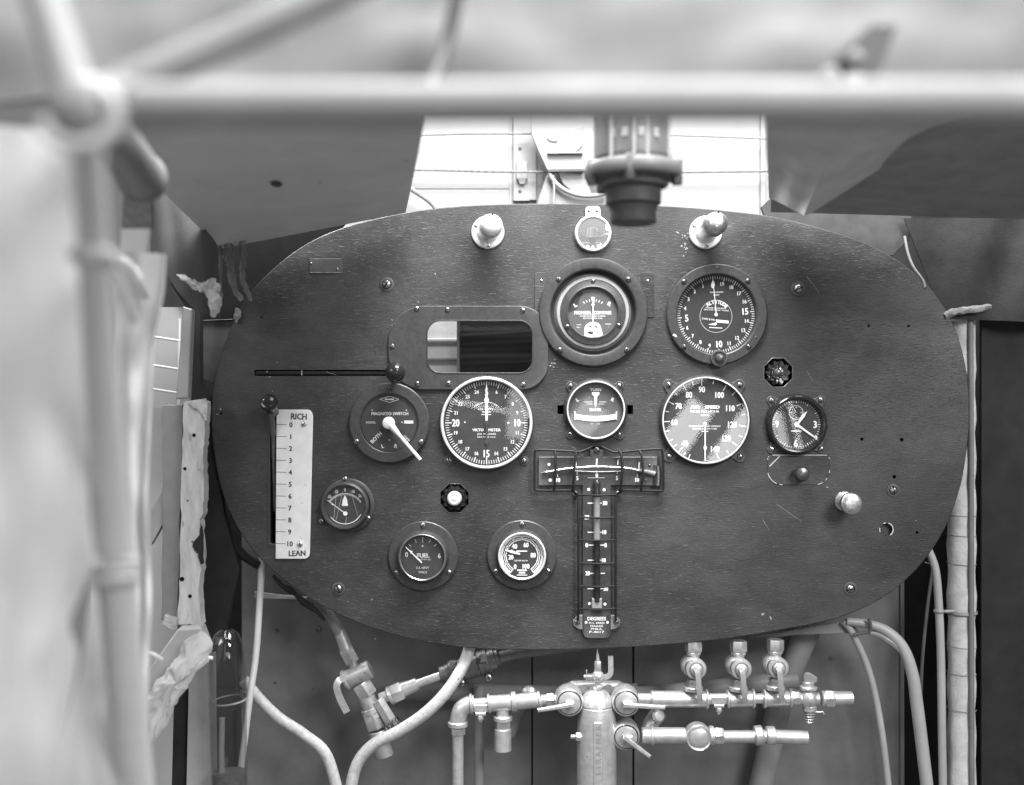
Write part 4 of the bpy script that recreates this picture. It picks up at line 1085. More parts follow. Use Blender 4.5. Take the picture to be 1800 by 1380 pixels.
# --- cowl sheets left and right
cowl = thing('left_cowl_sheet', 'dark grey cowl sheet slanting down to the board at upper left', 'cowl', G(390, 430, 40))
mb, p0 = sheetG([(120, 170, 660), (750, 190, 620), (712, 369, 30), (388, 432, 40)], 30, 24, 5, bulge=-10)
mb.build('sheet', 'cowl_sheet', cowl, p0 - G(390, 430, 40))
mb, q0 = polyG([(477, 296), (484, 290), (494, 291), (498, 299), (496, 310), (490, 316), (482, 313), (478, 306)], 330, 2)
# dark stain on the sheet: found on the sheet's own surface
A_, B_, C_, D_ = G(120, 170, 660), G(750, 190, 620), G(712, 369, 30), G(388, 432, 40)
best = None
for i in range(61):
    for j in range(61):
        u, v = i / 60, j / 60
        p = A_ * (1 - u) * (1 - v) + B_ * u * (1 - v) + C_ * u * v + D_ * (1 - u) * v
        k_ = DU / (DU - p.z); e = (p.x * k_ - (487 - 900)) ** 2 + (p.y * k_ - (690 - 303)) ** 2
        if best is None or e < best[0]: best = (e, p, u, v)
n_ = (B_ - A_).cross(D_ - A_).normalized(); p = best[1] + n_ * (-10 * math.sin(math.pi * best[2]) * math.sin(math.pi * best[3]) + (2.0 if n_.z > 0 else -7.5))
b = MB(); tx = (B_ - A_).normalized(); ty = n_.cross(tx); rs_ = random.Random(4)
b.add([tx * (9 * rs_.uniform(.8, 1.15) * math.cos(2 * math.pi * k / 14)) + ty * (13 * rs_.uniform(.8, 1.15) * math.sin(2 * math.pi * k / 14)) for k in range(14)], [tuple(range(14))])
b.build('stain', 'dark_paint', cowl, p - G(390, 430, 40))
t = thing('right_cowl_sheet', 'dark cowl sheet at upper right behind the grey canvas flap', 'cowl', G(1420, 380, 40))
mb, p0 = sheetG([(1360, 180, 600), (1960, 180, 600), (1960, 384, 120), (1355, 368, 30)], 24, 20, 5, bulge=-8)
mb.build('sheet', 'cowl_shaded', t, p0 - G(1420, 380, 40))
# canvas flap hanging in front of it
def flap():
    top = spline([(1346, 200), (1420, 196), (1540, 192), (1680, 190), (1840, 188)], 8); top = top
    bot = [Vector(p + (0,)) for p in ((1353, 346), (1366, 351), (1384, 360), (1402, 370), (1416, 377), (1468, 344), (1520, 310), (1572, 277), (1624, 243), (1670, 212), (1840, 200))]
    def samp(c, u):
        f = u * (len(c) - 1); i = min(int(f), len(c) - 2); return c[i] + (c[i + 1] - c[i]) * (f - i)
    p0 = G(1416, 377, 120)
    def fn(u, v):
        ub = u
        a = samp([Vector((p[0], p[1])) for p in top], u); c = samp([Vector((p[0], p[1])) for p in bot], ub)
        q = a + (c - a) * v
        z = 640 * (1 - v) + (130 + 340 * u) * v
        z += 14 * math.sin(u * 24 + v * 3) * v * (1 - u) + 9 * mnoise.noise(Vector((u * 7, v * 3, 0)))
        return G(q.x, q.y, z) - p0
    return MB().grid(fn, 48, 24, 3), p0
t = thing('canvas_flap', 'grey canvas flap hanging to a point over the right cowl sheet', 'canvas', G(1416, 377, 120))
flap()[0].build('cloth', 'grey_canvas', t)
mb, p0 = polyG([(1338, 364), (1357, 346), (1380, 352), (1416, 366), (1500, 370), (1560, 370), (1604, 372), (1598, 421), (1570, 450), (1486, 450), (1440, 430), (1395, 415), (1350, 400)], -26, 8)
simple('coaming_strip', (mb, p0), 'strip_grey', 'bent grey metal coaming strip along the upper right edge of the board', 'strip')
mb, p0 = tubeG([(1590, 415, -10), (1596, 445, -6), (1606, 470, -2), (1622, 492, 0), (1626, 505, 0)], 2.4, 8)
simple('edge_wire', (mb, p0), 'grey_paint', 'thin wire running down from the end of the grey coaming strip', 'wire')
mb, p0 = polyG([(592, 412), (622, 380), (664, 377), (650, 388), (620, 402)], -16, 3)
simple('metal_tab', (mb, p0), 'grey_paint', 'small pale triangular metal tab above the left top edge of the board', 'tab')
# dark leather apron at the far right shoulder of the board
def apron(u, v):
    x = 1588 + 320 * u + 70 * v * (1 - u); y = 384 + (176 + 10 * u) * v
    z = -14 + 20 * u + 8 * math.sin(9 * (u * 1.6 - (1 - v) * .55)) * (.3 + u)
    return G(x, y, z) - G(1660, 560, -10)
simple('leather_apron', (MB().grid(apron, 40, 24, 3), G(1660, 560, -10)), 'dark_leather', 'dark folded leather apron at the upper right shoulder of the board', 'leather', sharp=70)

# --- cross tube overhead with its joint at the left
ZB = 1300; KB = (DU - ZB) / DU
t = thing('cross_tube', 'pale out-of-focus horizontal tube across the top of the view', 'tube', G(180, 184, ZB))
a = G(180, 184, ZB)
MB().tube([Vector((0, 0, 0)), G(2200, 178, ZB) - a], 38 * KB, 32).build('tube', 'tube_paint', t)
MB().tube([Vector((-14, 0, 0)), Vector((20, 0, 0))], 45 * KB, 32).build('collar', 'tube_paint', t)
t = thing('tube_joint', 'blurred welded tube joint in the upper left corner', 'joint', G(152, 200, ZB))
a = G(152, 200, ZB)
MB().lathe([(0, -22), (14, -19), (21, -10), (23, 0), (21, 10), (14, 18), (0, 21)], 32, (0, 2, 0), (.1, 1, .2)).build('lug_body', 'grey_paint', t)
MB().tube([Vector((23 * math.cos(R(q)), 18 * math.sin(R(q)) - 3, 13 + 4 * math.sin(R(q)))) for q in range(-170, 60, 10)], 5, 12).build('weld_ring', 'pale_post', t)
def straight(name, p, q, r, m, label, cat='tube', group=None, seg=24):
    A = G(*p); B = G(*q); k = (DU - (p[2] + q[2]) / 2) / DU
    return tag(MB().tube([Vector((0, 0, 0)), B - A], r * k, seg).build(name, m, None, A), label, cat, group)
straight('brace_tube', (140, 190, ZB), (60, -60, ZB - 60), 36, 'brace_paint', 'blurred pale brace tube rising to the left from the corner joint', 'tube', 'brace tubes at the corner joint')
straight('brace_tube', (170, 172, ZB - 20), (760, -90, ZB - 100), 30, 'brace_paint', 'blurred pale brace tube rising to the right from the corner joint', 'tube', 'brace tubes at the corner joint')
t = thing('strut_end', 'grey strut with a rounded bolted end below the corner joint', 'strut', G(262, 330, 600))
a = G(262, 330, 600)
MB().tube([G(178, 215, 1150) - a, G(215, 262, 850) - a, G(248, 310, 660) - a], [16, 23, 27], 24).build('tube', 'grey_paint', t)
MB().lathe([(27, -12), (30, -4), (29, 7), (22, 16), (11, 21), (0, 22)], 28, G(250, 313, 650) - a, (G(250, 313, 650) - G(215, 262, 850)).normalized()).build('rounded_end', 'grey_paint', t)
MB().lathe([(7, 0), (7, 6), (4.5, 9), (0, 10)], 16, G(256, 321, 650) - a, (0, .3, 1)).build('bolt', 'bright_metal', t)
# light deck canvas in front of the windscreen
t = thing('deck_canvas', 'pale blurred deck covering above the cross tube', 'deck', G(900, 160, 1000))
mb, p0 = sheetG([(-260, -160, 940), (2060, -160, 940), (2060, 176, 1020), (-260, 176, 1020)], 60, 16, 5, amp=16, sc=.012)
mb.build('covering', 'deck_canvas', t, p0 - G(900, 160, 1000))
mb, p0 = tubeG([(810, -40, 1060), (790, 60, 1060), (772, 118, 1070), (756, 160, 1080)], [12, 13, 15, 18], 10)
simple('deck_strap', (mb, p0), 'dark_fitting', 'dark strap end on the pale deck above the viewing window', 'strap')
t = thing('deck_clamp', 'blurred bright clamp with two round bolt heads at the top right', 'clamp', G(1476, 135, 1090))
a = G(1476, 135, 1090); kc = (DU - 1090) / DU
for x, y, r in ((1456, 138, 16), (1496, 150, 18), (1500, 106, 13)): MB().lathe([(r * kc, 0), (r * kc, 8), (r * kc * .6, 11), (0, 12)], 20, G(x, y, 1095) - a).build('bolt_head', 'tube_paint', t)
MB().prism(ccw([((G(x, y, 1090) - a).x, (G(x, y, 1090) - a).y) for x, y in ((1420, 168), (1450, 110), (1530, 40), (1580, 40), (1530, 170))]), -6, 0, 2).build('clamp_plate', 'deck_canvas', t)
MB().disc(5, 1, (0, 5), 16).build('gap', 'hole_black', t)

# --- left side: canvas, post, lacing, wooden frame
def cloth(name, label, colL, colR, z, amp, m='canvas', nu=24, nv=60, sc=.02, seed=0.0, fold=0.0, thick=2.5):
    """hanging cloth between a left and a right edge, each a list of (x, y)"""
    cl = spline([(*p, 0) for p in colL], 6); cr = spline([(*p, 0) for p in colR], 6)
    def samp(c, u):
        f = u * (len(c) - 1); i = min(int(f), len(c) - 2); return c[i] + (c[i + 1] - c[i]) * (f - i)
    p0 = G(colL[-1][0], colL[-1][1], z)
    def fn(u, v):
        a, c = samp(cl, v), samp(cr, v); q = a + (c - a) * u
        zz = z + amp * mnoise.noise(Vector((q.x * sc + seed, q.y * sc * .35, seed))) + fold * math.sin(u * 9 + v * 4 + seed)
        return G(q.x, q.y, zz) - p0
    return simple(name, (MB().grid(fn, nu, nv, thick), p0), m, label, 'canvas', 'white canvas pieces at the left side' if m == 'canvas' else None, sharp=80)
cloth('side_canvas', 'large bright out-of-focus white canvas at the left edge of the view', [(-220, 200), (-220, 700), (-220, 1500)], [(168, 240), (150, 420), (148, 640), (158, 900), (166, 985), (140, 1050), (122, 1100), (136, 1160), (116, 1300), (100, 1500)], 1060, 14, sc=.012, fold=5)
cloth('curtain_strip', 'bright white curtain strip between the blurred post and the wooden frame', [(192, 436), (204, 560), (202, 640), (212, 800), (222, 900), (232, 1050), (236, 1200), (240, 1420)], [(292, 448), (288, 520), (272, 600), (266, 720), (262, 820), (259, 900), (264, 1050), (258, 1180), (256, 1420)], 620, 16, sc=.03, seed=3, fold=6)
cloth('lower_curtain', 'white canvas piece narrowing to the lacing at lower left, beside the post', [(170, 1000), (160, 1060), (146, 1160), (116, 1300), (100, 1450)], [(178, 1000), (186, 1080), (194, 1180), (206, 1300), (224, 1450)], 900, 6, sc=.03, seed=8)
t = thing('side_post', 'blurred grey leaning post at the left side', 'post', G(240, 1440, 860))
a = G(240, 1440, 860)
MB().tube([G(150, 215, 1250) - a, G(176, 632, 1110) - a, G(195, 897, 1020) - a, G(222, 1210, 930) - a, G(240, 1440, 860) - a], [10, 13, 16.5, 17.5, 19], 28).build('tube', 'pale_post', t)
# cord lashings
def lash(x, y, z, r, n, label, tail):
    t = thing('cord_lashing', label, 'lashing', G(x, y, z), 'cord lashings on the blurred post'); a = G(x, y, z)
    for k in range(n):
        pts = [Vector((r * math.cos(R(q)), -k * 9 + 4 * math.sin(R(q + 20 * k)), r * math.sin(R(q)))) for q in range(0, 361, 20)]
        MB().tube(pts, 3.8, 10).build('turn', 'canvas', t)
    MB().tube(spline([G(*p) - a for p in tail], 6), 5, 12).build('tail', 'canvas', t)
lash(200, 985, 995, 19, 3, 'white cord lashing with three turns low on the blurred post', [(172, 990, 1020), (150, 985, 1030), (128, 1000, 1040), (112, 1040, 1040), (96, 1090, 1040), (60, 1120, 1040)])
lash(164, 452, 1180, 14, 1, 'white cloth tie high on the blurred post', [(150, 458, 1190), (176, 446, 1180), (196, 470, 1040), (212, 500, 880), (236, 560, 760)])
mb, p0 = tubeG([(192, 452, 760), (222, 478, 720), (256, 520, 660)], [12, 18, 10], 12); mb.v = [tuple(wob(v, 4, .06, 4)) for v in mb.v]; simple('cloth_knot', (mb, p0), 'canvas', 'twisted white cloth end on the curtain strip by the post', 'cloth')

# view out through the side opening
t = thing('side_window', 'bright side window with faint glazing bars between the curtain strip and the wooden frame', 'window', G(300, 720, -60)); a = G(300, 720, -60)
MB().prism(ccw([((G(x, y, -60) - a).x, (G(x, y, -60) - a).y) for x, y in ((225, 540), (334, 540), (334, 718), (225, 718))]), -4, 0).build('pane', 'white_board', t)
for y in (598, 648, 690): MB().tube([G(270, y - 6, -62) - a, G(334, y + 4, -62) - a], 3.0, 8).build('glazing_bar', 'pale_post', t)
MB().tube([G(316, 560, -62) - a, G(314, 716, -62) - a], 3.0, 8).build('glazing_bar', 'pale_post', t)
mb, p0 = polyG([(160, 700), (330, 700), (330, 1450), (160, 1450)], -140, 6); simple('outer_canvas', (mb, p0), 'canvas', 'white outer canvas seen behind the wooden side frame', 'canvas')
# wooden frame
def ragged(pts, amp, n=8, seed=1):
    rr_ = random.Random(seed); out = []
    for (x0, y0), (x1, y1) in zip(pts, pts[1:] + pts[:1]):
        for k in range(n): out.append((x0 + (x1 - x0) * k / n + rr_.gauss(0, amp), y0 + (y1 - y0) * k / n + rr_.gauss(0, amp)))
    return out
t = thing('wooden_upright', 'pale worn wooden frame post with torn paint and nail holes left of the board', 'frame post', G(340, 1100, 60)); a = G(340, 1100, 60)
MB().prism(ccw([((G(x, y, 60) - a).x, (G(x, y, 60) - a).y) for x, y in ragged([(322, 706), (362, 704), (360, 760), (356, 800), (359, 880), (352, 920), (354, 985), (349, 1050), (353, 1098), (312, 1098), (316, 1000), (318, 850)], .9)]), -30, 0, .6).build('plank', 'pale_wood', t)
for x, y, r in ((325, 824, 3), (320, 1018, 4), (334, 1048, 3.4), (341, 765, 3.2), (330, 880, 1.6), (338, 952, 1.5)):
    p = G(x, y, 60) - a; MB().lathe([(r, 0), (r * .8, .9), (0, .9)], 12, (p.x, p.y, .1)).build('nail_hole', 'hole_black', t)
def torn(x0, y0, x1, y1, w, seed):
    rr = random.Random(seed); n = 14; L_, Rr = [], []
    for k in range(n + 1):
        u = k / n; x = x0 + (x1 - x0) * u; y = y0 + (y1 - y0) * u
        L_.append((x - w * rr.uniform(.3, .6), y)); Rr.append((x + w * rr.uniform(.2, .8), y))
    return L_ + Rr[::-1]
p = [((G(x, y, 62) - a).x, (G(x, y, 62) - a).y) for x, y in ragged([(353, 922), (350, 940), (338, 958), (342, 968), (349, 975), (352, 992), (357, 990), (358, 940)], 1.0, 4, 5)]
MB().prism(ccw(p), 0, 3, .4).build('torn_patch', 'bay_dark', t)
MB().prism(ccw([((G(x, y, 40) - a).x, (G(x, y, 40) - a).y) for x, y in ragged([(285, 712), (322, 712), (317, 900), (312, 1096), (283, 1090), (286, 900)], .7, 8, 3)]), -40, -20, .6).build('side_board', 'grey_paint', t)
MB().prism(ccw([((G(x, y, 66) - a).x, (G(x, y, 66) - a).y) for x, y in ragged([(330, 706), (360, 700), (366, 712), (362, 740), (350, 722), (338, 716)], 1.0, 4, 7)]), 0, 4, .5).build('splintered_top', 'frayed', t)
MB().prism(ccw([((G(x, y, 66) - a).x, (G(x, y, 66) - a).y) for x, y in ragged([(286, 1084), (312, 1092), (306, 1112), (292, 1108), (280, 1098)], 1.4, 4, 9)]), -30, -8, .5).build('splintered_foot', 'frayed', t)
MB().prism(ccw([((G(x, y, 40) - a).x, (G(x, y, 40) - a).y) for x, y in ((327, 540), (343, 545), (336, 700), (315, 702))]), -20, 0, 2).build('upper_stile', 'post_paint', t)
MB().prism(ccw([((G(x, y, 60) - a).x, (G(x, y, 60) - a).y) for x, y in ((256, 900), (288, 842), (288, 905), (256, 962))]), -44, -30, 1).build('cross_stay', 'post_paint', t)
# dark inner edge and grey rear sheet beside the board
mb, p0 = polyG([(343, 545), (352, 545), (352, 668), (362, 690), (372, 700), (384, 760), (392, 900), (420, 1000), (392, 1120), (352, 1120), (356, 900), (352, 720), (338, 700)], -10, 20)
simple('inner_edge', (mb, p0), 'bay_dark', 'dark inner edging between the wooden frame and the board', 'edging')
mb, p0 = polyG([(353, 563), (422, 560), (400, 690), (378, 676), (353, 664)], -60, 4)
simple('side_sheet', (mb, p0), 'strip_grey', 'small grey sheet in the gap between the wooden frame and the upper left board edge', 'sheet')
mb, p0 = polyG([(300, 380), (560, 360), (712, 352), (690, 400), (560, 470), (440, 560), (340, 560), (300, 500)], -50, 4)
simple('dark_filler', (mb, p0), 'hole_black', 'added black sheet behind the torn straps at upper left', 'panel')  # added to hide the lit wall and keep this gap dark
# torn straps and frayed padding at the upper left shoulder of the board
for k, (xs, w, lab) in enumerate((((376, 386, 384, 388), 7, 'torn grey leather strap nearest the wooden frame'), ((400, 403, 411, 424), 7.5, 'torn grey leather strap in the middle of the three'), ((424, 428, 427, 443), 6, 'torn grey leather strap closest to the board'))):
    y = (415, 448, 495, 530)
    mb, p0 = tubeG([(x, yy, 60 - 10 * i) for i, (x, yy) in enumerate(zip(xs, y))], [w, w * .9, w * .8, w * .5], 10, 8)
    mb.v = [tuple(wob(wob(v, 4.0, .07, k), 2.2, .25, k + 5)) for v in mb.v]
    simple('torn_strap', (mb, p0), 'torn_fabric', lab, 'strap', 'torn straps at the upper left shoulder')
def rag(name, pts, z, label, m='torn_fabric', amp=10):
    mb, p0 = polyG(pts, z, 6); mb2 = MB()
    c = Vector((sum(v[0] for v in mb.v) / len(mb.v), sum(v[1] for v in mb.v) / len(mb.v), 0))
    ring = spline([(G(x, y, z) - p0) for x, y in pts], 10, True); N = len(ring)
    vs_ = []; lv = 9
    for l in range(lv + 1):
        f = 1 - l / lv
        for i, q in enumerate(ring):
            p = Vector((c.x, c.y, 0)) + (q - Vector((c.x, c.y, 0))) * max(f, .02)
            p.z += amp * (1 - f * f); vs_.append(wob(wob(p, 7, .05, 3), 3.5, .16, 8))
    fs = [(l * N + i, l * N + (i + 1) % N, (l + 1) * N + (i + 1) % N, (l + 1) * N + i) for l in range(lv) for i in range(N)]
    mb2.add(vs_, fs); return simple(name, (mb2, p0), m, label, 'fabric', sharp=70)
rag('frayed_padding', [(310, 482), (330, 486), (352, 496), (372, 488), (386, 500), (392, 530), (384, 552), (374, 556), (362, 520), (340, 508)], 170, 'frayed pale padding under the left cowl sheet beside the straps', 'frayed', 5)
cloth('grey_side_cloth', 'smooth grey cloth hanging below the left cowl sheet behind the strut', [(236, 296), (258, 350), (266, 430), (286, 470), (312, 510), (345, 548)], [(262, 286), (325, 368), (378, 424), (384, 470), (388, 520), (386, 556)], 150, 12, 'grey_cloth', 20, 24, .03, 5)
mb, p0 = polyG([(216, 340), (266, 346), (268, 402), (214, 404)], 480, 8); simple('dark_bracket', (mb, p0), 'dark_fitting', 'dark blurred bracket under the rounded strut end', 'bracket')
mb, p0 = polyG([(212, 402), (262, 402), (258, 440), (232, 456), (210, 452)], 560, 6); simple('pale_block', (mb, p0), 'canvas', 'pale blurred block between the post and the grey side cloth', 'block')
rag('frayed_tip', [(414, 540), (424, 545), (426, 556), (418, 566), (412, 556)], 4, 'tiny frayed fabric tip on the upper left board edge', 'torn_fabric', 4)
# lower left: diagonal beam, wrapped canvas, dark gap
t = thing('diagonal_beam', 'grey diagonal wooden beam at lower left under the wooden frame', 'beam', G(300, 1290, 150)); a = G(300, 1290, 150)
MB().prism(ccw([((G(x, y, 100) - a).x, (G(x, y, 100) - a).y) for x, y in ((318, 1102), (358, 1098), (370, 1130), (290, 1250), (240, 1330), (226, 1270), (262, 1180))]), -60, -30, 3).build('beam', 'post_paint', t)
rag('wrapped_canvas', [(352, 1108), (372, 1128), (365, 1160), (330, 1200), (300, 1260), (262, 1310), (250, 1270), (255, 1225), (300, 1170), (325, 1130)], 150, 'wrinkled pale canvas wrapped over the diagonal beam at lower left', 'canvas', 20)
mb, p0 = polyG([(332, 1160), (374, 1150), (378, 1450), (326, 1450)], 60, 20); simple('lower_post', (mb, p0), 'post_paint', 'short grey post behind the glass tube at lower left', 'post')
mb, p0 = polyG([(305, 1240), (334, 1180), (334, 1450), (300, 1450)], 50, 10); simple('gap_shade', (mb, p0), 'bay_dark', 'dark sheet standing in for the narrow shaded gap left of the short grey post', 'board')  # shade of the gap painted as a dark sheet
mb, p0 = tubeG([(344, 1157, 110), (358, 1155, 110), (374, 1157, 112)], 3.4, 10); simple('bent_pin', (mb, p0), 'lume', 'small white bent pin beside the glass tube', 'pin')
mb, p0 = tubeG([(262, 1148, 330), (272, 1152, 330), (284, 1160, 326)], [3, 4.5, 4.5], 10); simple('cord_end', (mb, p0), 'canvas', 'short white cord end below the curtain strip', 'cord')
# ------------------------------------------------------------------ under the board: bulkhead, pipes and cocks
bulk = thing('bulkhead', 'dark painted bulkhead under the instrument board', None, G(1000, 1400, -170)); bulk['kind'] = 'structure'
b0 = G(1000, 1400, -170)
def bulkbox(name, x0, x1, y0, y1, z1, m, th=8):
    a = G(x0, y1, -170) - b0; b2 = G(x1, y0, -170) - b0
    return MB().box(a.x, b2.x, a.y, b2.y, z1 - th, z1, .8).build(name, m, bulk)
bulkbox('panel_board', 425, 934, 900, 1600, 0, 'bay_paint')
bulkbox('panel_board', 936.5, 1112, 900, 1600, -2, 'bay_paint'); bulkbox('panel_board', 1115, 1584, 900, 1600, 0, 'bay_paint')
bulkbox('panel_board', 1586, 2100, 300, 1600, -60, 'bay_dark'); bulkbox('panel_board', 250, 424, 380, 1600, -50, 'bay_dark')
bulkbox('light_stop', 240, 2120, 700, 1620, -80, 'bay_dark', 6)  # sheet added behind the boards to stop light through the seams
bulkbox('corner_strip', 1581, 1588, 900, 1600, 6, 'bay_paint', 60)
for x, y, r in ((487, 1108, 4), (560, 1106, 6), (484, 1200, 2.5), (551, 1211, 2), (1460, 1157, 4), (1126, 1175, 2), (1128, 1172, 1.6)):
    a = G(x, y, -170) - b0; MB().lathe([(r, 0), (r * .9, r * .3), (0, r * .5)], 14, (a.x, a.y, .2)).build('rivet', 'dark_screw', bulk)
# floor of the bay, out of the photographed frame below
# pale sheet flange hanging under the right lower board edge
mb, p0 = polyG([(1330, 1120), (1420, 1104), (1495, 1092), (1510, 1110), (1500, 1113), (1400, 1116), (1350, 1122)], -60, 3); simple('sheet_flange', (mb, p0), 'grey_paint', 'thin bent sheet edge below the right lower board edge', 'sheet')

def pipe(name, pts, r, m, label, group=None, seg=16, cat='pipe', n=8):
    mb, p0 = tubeG(pts, r, seg, n); return simple(name, (mb, p0), m, label, cat, group)
# background pipes
pipe('frame_tube', [(690, 1212, -120), (960, 1222, -120), (1120, 1218, -120)], 17, 'bay_paint', 'grey frame tube behind the left part of the pipe manifold', 'frame tubes behind the manifold', 24)
pipe('frame_tube', [(1090, 1226, -118), (1240, 1212, -118), (1400, 1194, -118)], 16, 'grey_paint', 'grey frame tube behind the three upright cocks', 'frame tubes behind the manifold', 24)
pipe('frame_tube', [(1425, 1100, -128), (1402, 1150, -128), (1370, 1240, -128), (1330, 1420, -128)], 21, 'grey_paint', 'leaning grey frame tube behind the right end of the manifold', 'frame tubes behind the manifold', 24)
pipe('frame_tube', [(912, 1238, -110), (902, 1270, -100), (893, 1292, -95)], 13, 'bay_paint', 'short dark stub tube below the manifold beside the tee', 'frame tubes behind the manifold', 20)
pipe('stub_pipe', [(842, 1205, -90), (842, 1420, -80)], 9, 'grey_paint', 'thin upright grey pipe behind the manifold elbow', None)
# left thin rod and low hose
pipe('thin_rod', [(461, 976, -40), (457, 1050, -30), (450, 1150, -10), (440, 1220, 10), (430, 1300, 20), (418, 1400, 20)], 6, 'pale_post', 'thin upright pale rod right of the glass tube', None, 12)
MBc, p0 = polyG([(447, 1040), (490, 1046), (540, 1050), (540, 1054), (490, 1053), (447, 1051)], -52, 6); simple('rod_bracket', (MBc, p0), 'post_paint', 'thin flat bracket joining the pale rod to the board', 'bracket')
pipe('low_hose', [(428, 1195, -40), (455, 1228, -36), (490, 1262, -30), (535, 1292, -26), (575, 1330, -20), (600, 1420, -20)], 10, 'rubber_hose', 'worn hose curving along the bottom left of the bulkhead')
pipe('rubber_beading', [(392, 920, -30), (406, 950, -32), (428, 976, -34), (456, 994, -36)], 8, 'bay_dark', 'dark rubber beading along the lower left board edge')
pipe('edge_rod', [(392, 905, -70), (388, 1000, -70), (386, 1130, -70)], 7, 'bay_paint', 'dim upright rod in the dark gap left of the board')
rr = random.Random(11); pts = [(480 + k * 13, 1012 + k * 11 + rr.uniform(-3, 3), -26 + rr.uniform(-4, 4)) for k in range(8)]
pipe('frayed_edging', pts, [3, 5, 7, 4, 6, 7, 4, 2], 'bay_dark', 'dark frayed edging on the lower left rim of the board', n=4)

# glass tube
t = thing('glass_tube', 'tall round-topped glass tube at lower left with bright highlights', 'glass tube', G(404, 1420, 90)); a = G(404, 1420, 90); kg = (DU - 90) / DU
ht = (1420 - 1104) * kg
prof = [(31, 0), (32, ht - 150), (33, ht - 80), (32, ht - 50), (28, ht - 26), (21, ht - 10), (11, ht - 2), (0, ht)]
MB().lathe([(r * kg, h) for r, h in prof], 48, (0, 0, 0), (-.02, 1, 0)).build('glass', 'bulb_glass', t)
MB().lathe([(r * kg * .93, h) for r, h in prof[:-1]] + [(0, ht - 3)], 48, (0, 0, 0), (-.02, 1, 0)).build('inner_glass', 'bulb_glass', t)
MB().tube([(-14, 0, 0), (-14, 100, 0), (-14, 150, -4)], 5, 12).build('inner_rod', 'grey_paint', t)
MB().lathe([(29, 0), (29.4, 1.5), (28.6, 3)], 40, (0, (1420 - 1232) * kg, 0), (-.1, 1, .05)).build('level_ring', 'bracket_grey', t)
MB().lathe([(0, 0), (28, 0), (28, 60), (0, 60)], 32, (0, 0, 0), (-.02, 1, 0)).build('base', 'dark_fitting', t)

def axisbits(t, a, segs, m):
    """string of turned pieces along a line: each (name, p, q, radius, kind)"""
    for name, p, q, r, kind in segs:
        p = G(*p) - a; q = G(*q) - a
        b = MB()
        if kind == 'hex': b.hexn(p, q, r, .3)
        elif kind == 'cone': b.cyl(p, q, r[0], r[1], 24)
        else: b.cyl(p, q, r, None, 28, min(1.5, r * .15))
        b.build(name, m, t)

# shut-off cock at the left with its pipe and the union to the right
t = thing('left_shutoff_cock', 'dull metal shut-off cock with a flat bent handle under the lower left board edge', 'cock', G(660, 1290, -40)); a = G(660, 1290, -40)
Z = -50
axisbits(t, a, [('sleeve', (596, 1108, Z), (609, 1142, Z), (10, 12.5), 'cone'), ('nut', (607, 1140, Z), (620, 1164, Z), 14, 'hex'), ('neck', (619, 1162, Z), (624, 1176, Z), 8, 'c'),
                ('body_nut', (634, 1200, Z), (648, 1222, Z), 19, 'hex'), ('barrel', (640, 1214, Z), (660, 1262, Z), 15, 'c'), ('collar', (650, 1244, Z), (654, 1254, Z), 17.5, 'c'),
                ('lower_nut', (652, 1250, Z), (662, 1280, Z), 18, 'hex'), ('foot', (664, 1284, Z), (676, 1330, Z), 17, 'c')], 'dull_brass')
axisbits(t, a, [('plug_body', (607, 1196, Z + 2), (652, 1176, Z + 2), 17, 'c'), ('plug_cap', (605, 1197, Z + 2), (611, 1194, Z + 2), 19, 'c'), ('side_nut', (664, 1230, Z + 6), (692, 1276, Z + 6), 12, 'hex')], 'dull_brass')
pts = spline([G(606, 1192, -28) - a, G(596, 1196, -22) - a, G(592, 1208, -20) - a, G(598, 1228, -20) - a, G(610, 1252, -20) - a], 6)
b = MB()
def ribbon(pts, w, th):
    mb = MB(); L_ = []
    vs_ = []; fs = []
    n = len(pts)
    for i, p in enumerate(pts):
        d = (pts[min(i + 1, n - 1)] - pts[max(i - 1, 0)]).normalized(); nn = Vector((-d.y, d.x, 0)).normalized() * (w / 2)
        for s_, zz in ((-1, -th), (1, -th), (1, th), (-1, th)): vs_.append(p + nn * s_ + Vector((0, 0, zz)))
    for i in range(n - 1):
        for k in range(4): fs.append((i * 4 + k, i * 4 + (k + 1) % 4, (i + 1) * 4 + (k + 1) % 4, (i + 1) * 4 + k))
    fs += [(3, 2, 1, 0), tuple((n - 1) * 4 + k for k in range(4))]
    return mb.add(vs_, fs)
ribbon(pts, 11.5, 2.5).build('handle', 'aluminium_paint', t)
for k in range(4):
    p = G(683 + k * 6, 1284 - k * 5, -36) - a; q = G(686 + k * 6, 1282 - k * 5, -36) - a
    MB().lathe([(10, -1.6), (11.5, 0), (10, 1.6)], 20, p, (q - p).normalized()).build('spring_turn', 'steel_wire', t)
pipe('feed_pipe', [(566, 1068, -56), (580, 1082, -54), (592, 1102, -50), (600, 1118, -50)], [7, 8.5, 10, 10], 'bay_paint', 'short grey feed pipe running from behind the board into the shut-off cock')
t = thing('pipe_union', 'metal pipe union with hex nut right of the shut-off cock', 'union', G(690, 1222, -50)); a = G(690, 1222, -50)
axisbits(t, a, [('neck', (668, 1228, -50), (684, 1222, -50), 11, 'hex'), ('washer', (684, 1224, -50), (690, 1221, -50), 17, 'c'), ('nut', (690, 1221, -50), (708, 1213, -50), 18, 'hex'), ('sleeve', (706, 1214, -50), (734, 1202, -50), (14, 11.5), 'cone'), ('pipe', (732, 1203, -50), (790, 1182, -54), 8, 'c')], 'aluminium_paint')
t = thing('hose_clamp_joint', 'dark clamped hose joint below the middle of the board', 'hose joint', G(826, 1174, -60)); a = G(826, 1174, -60)
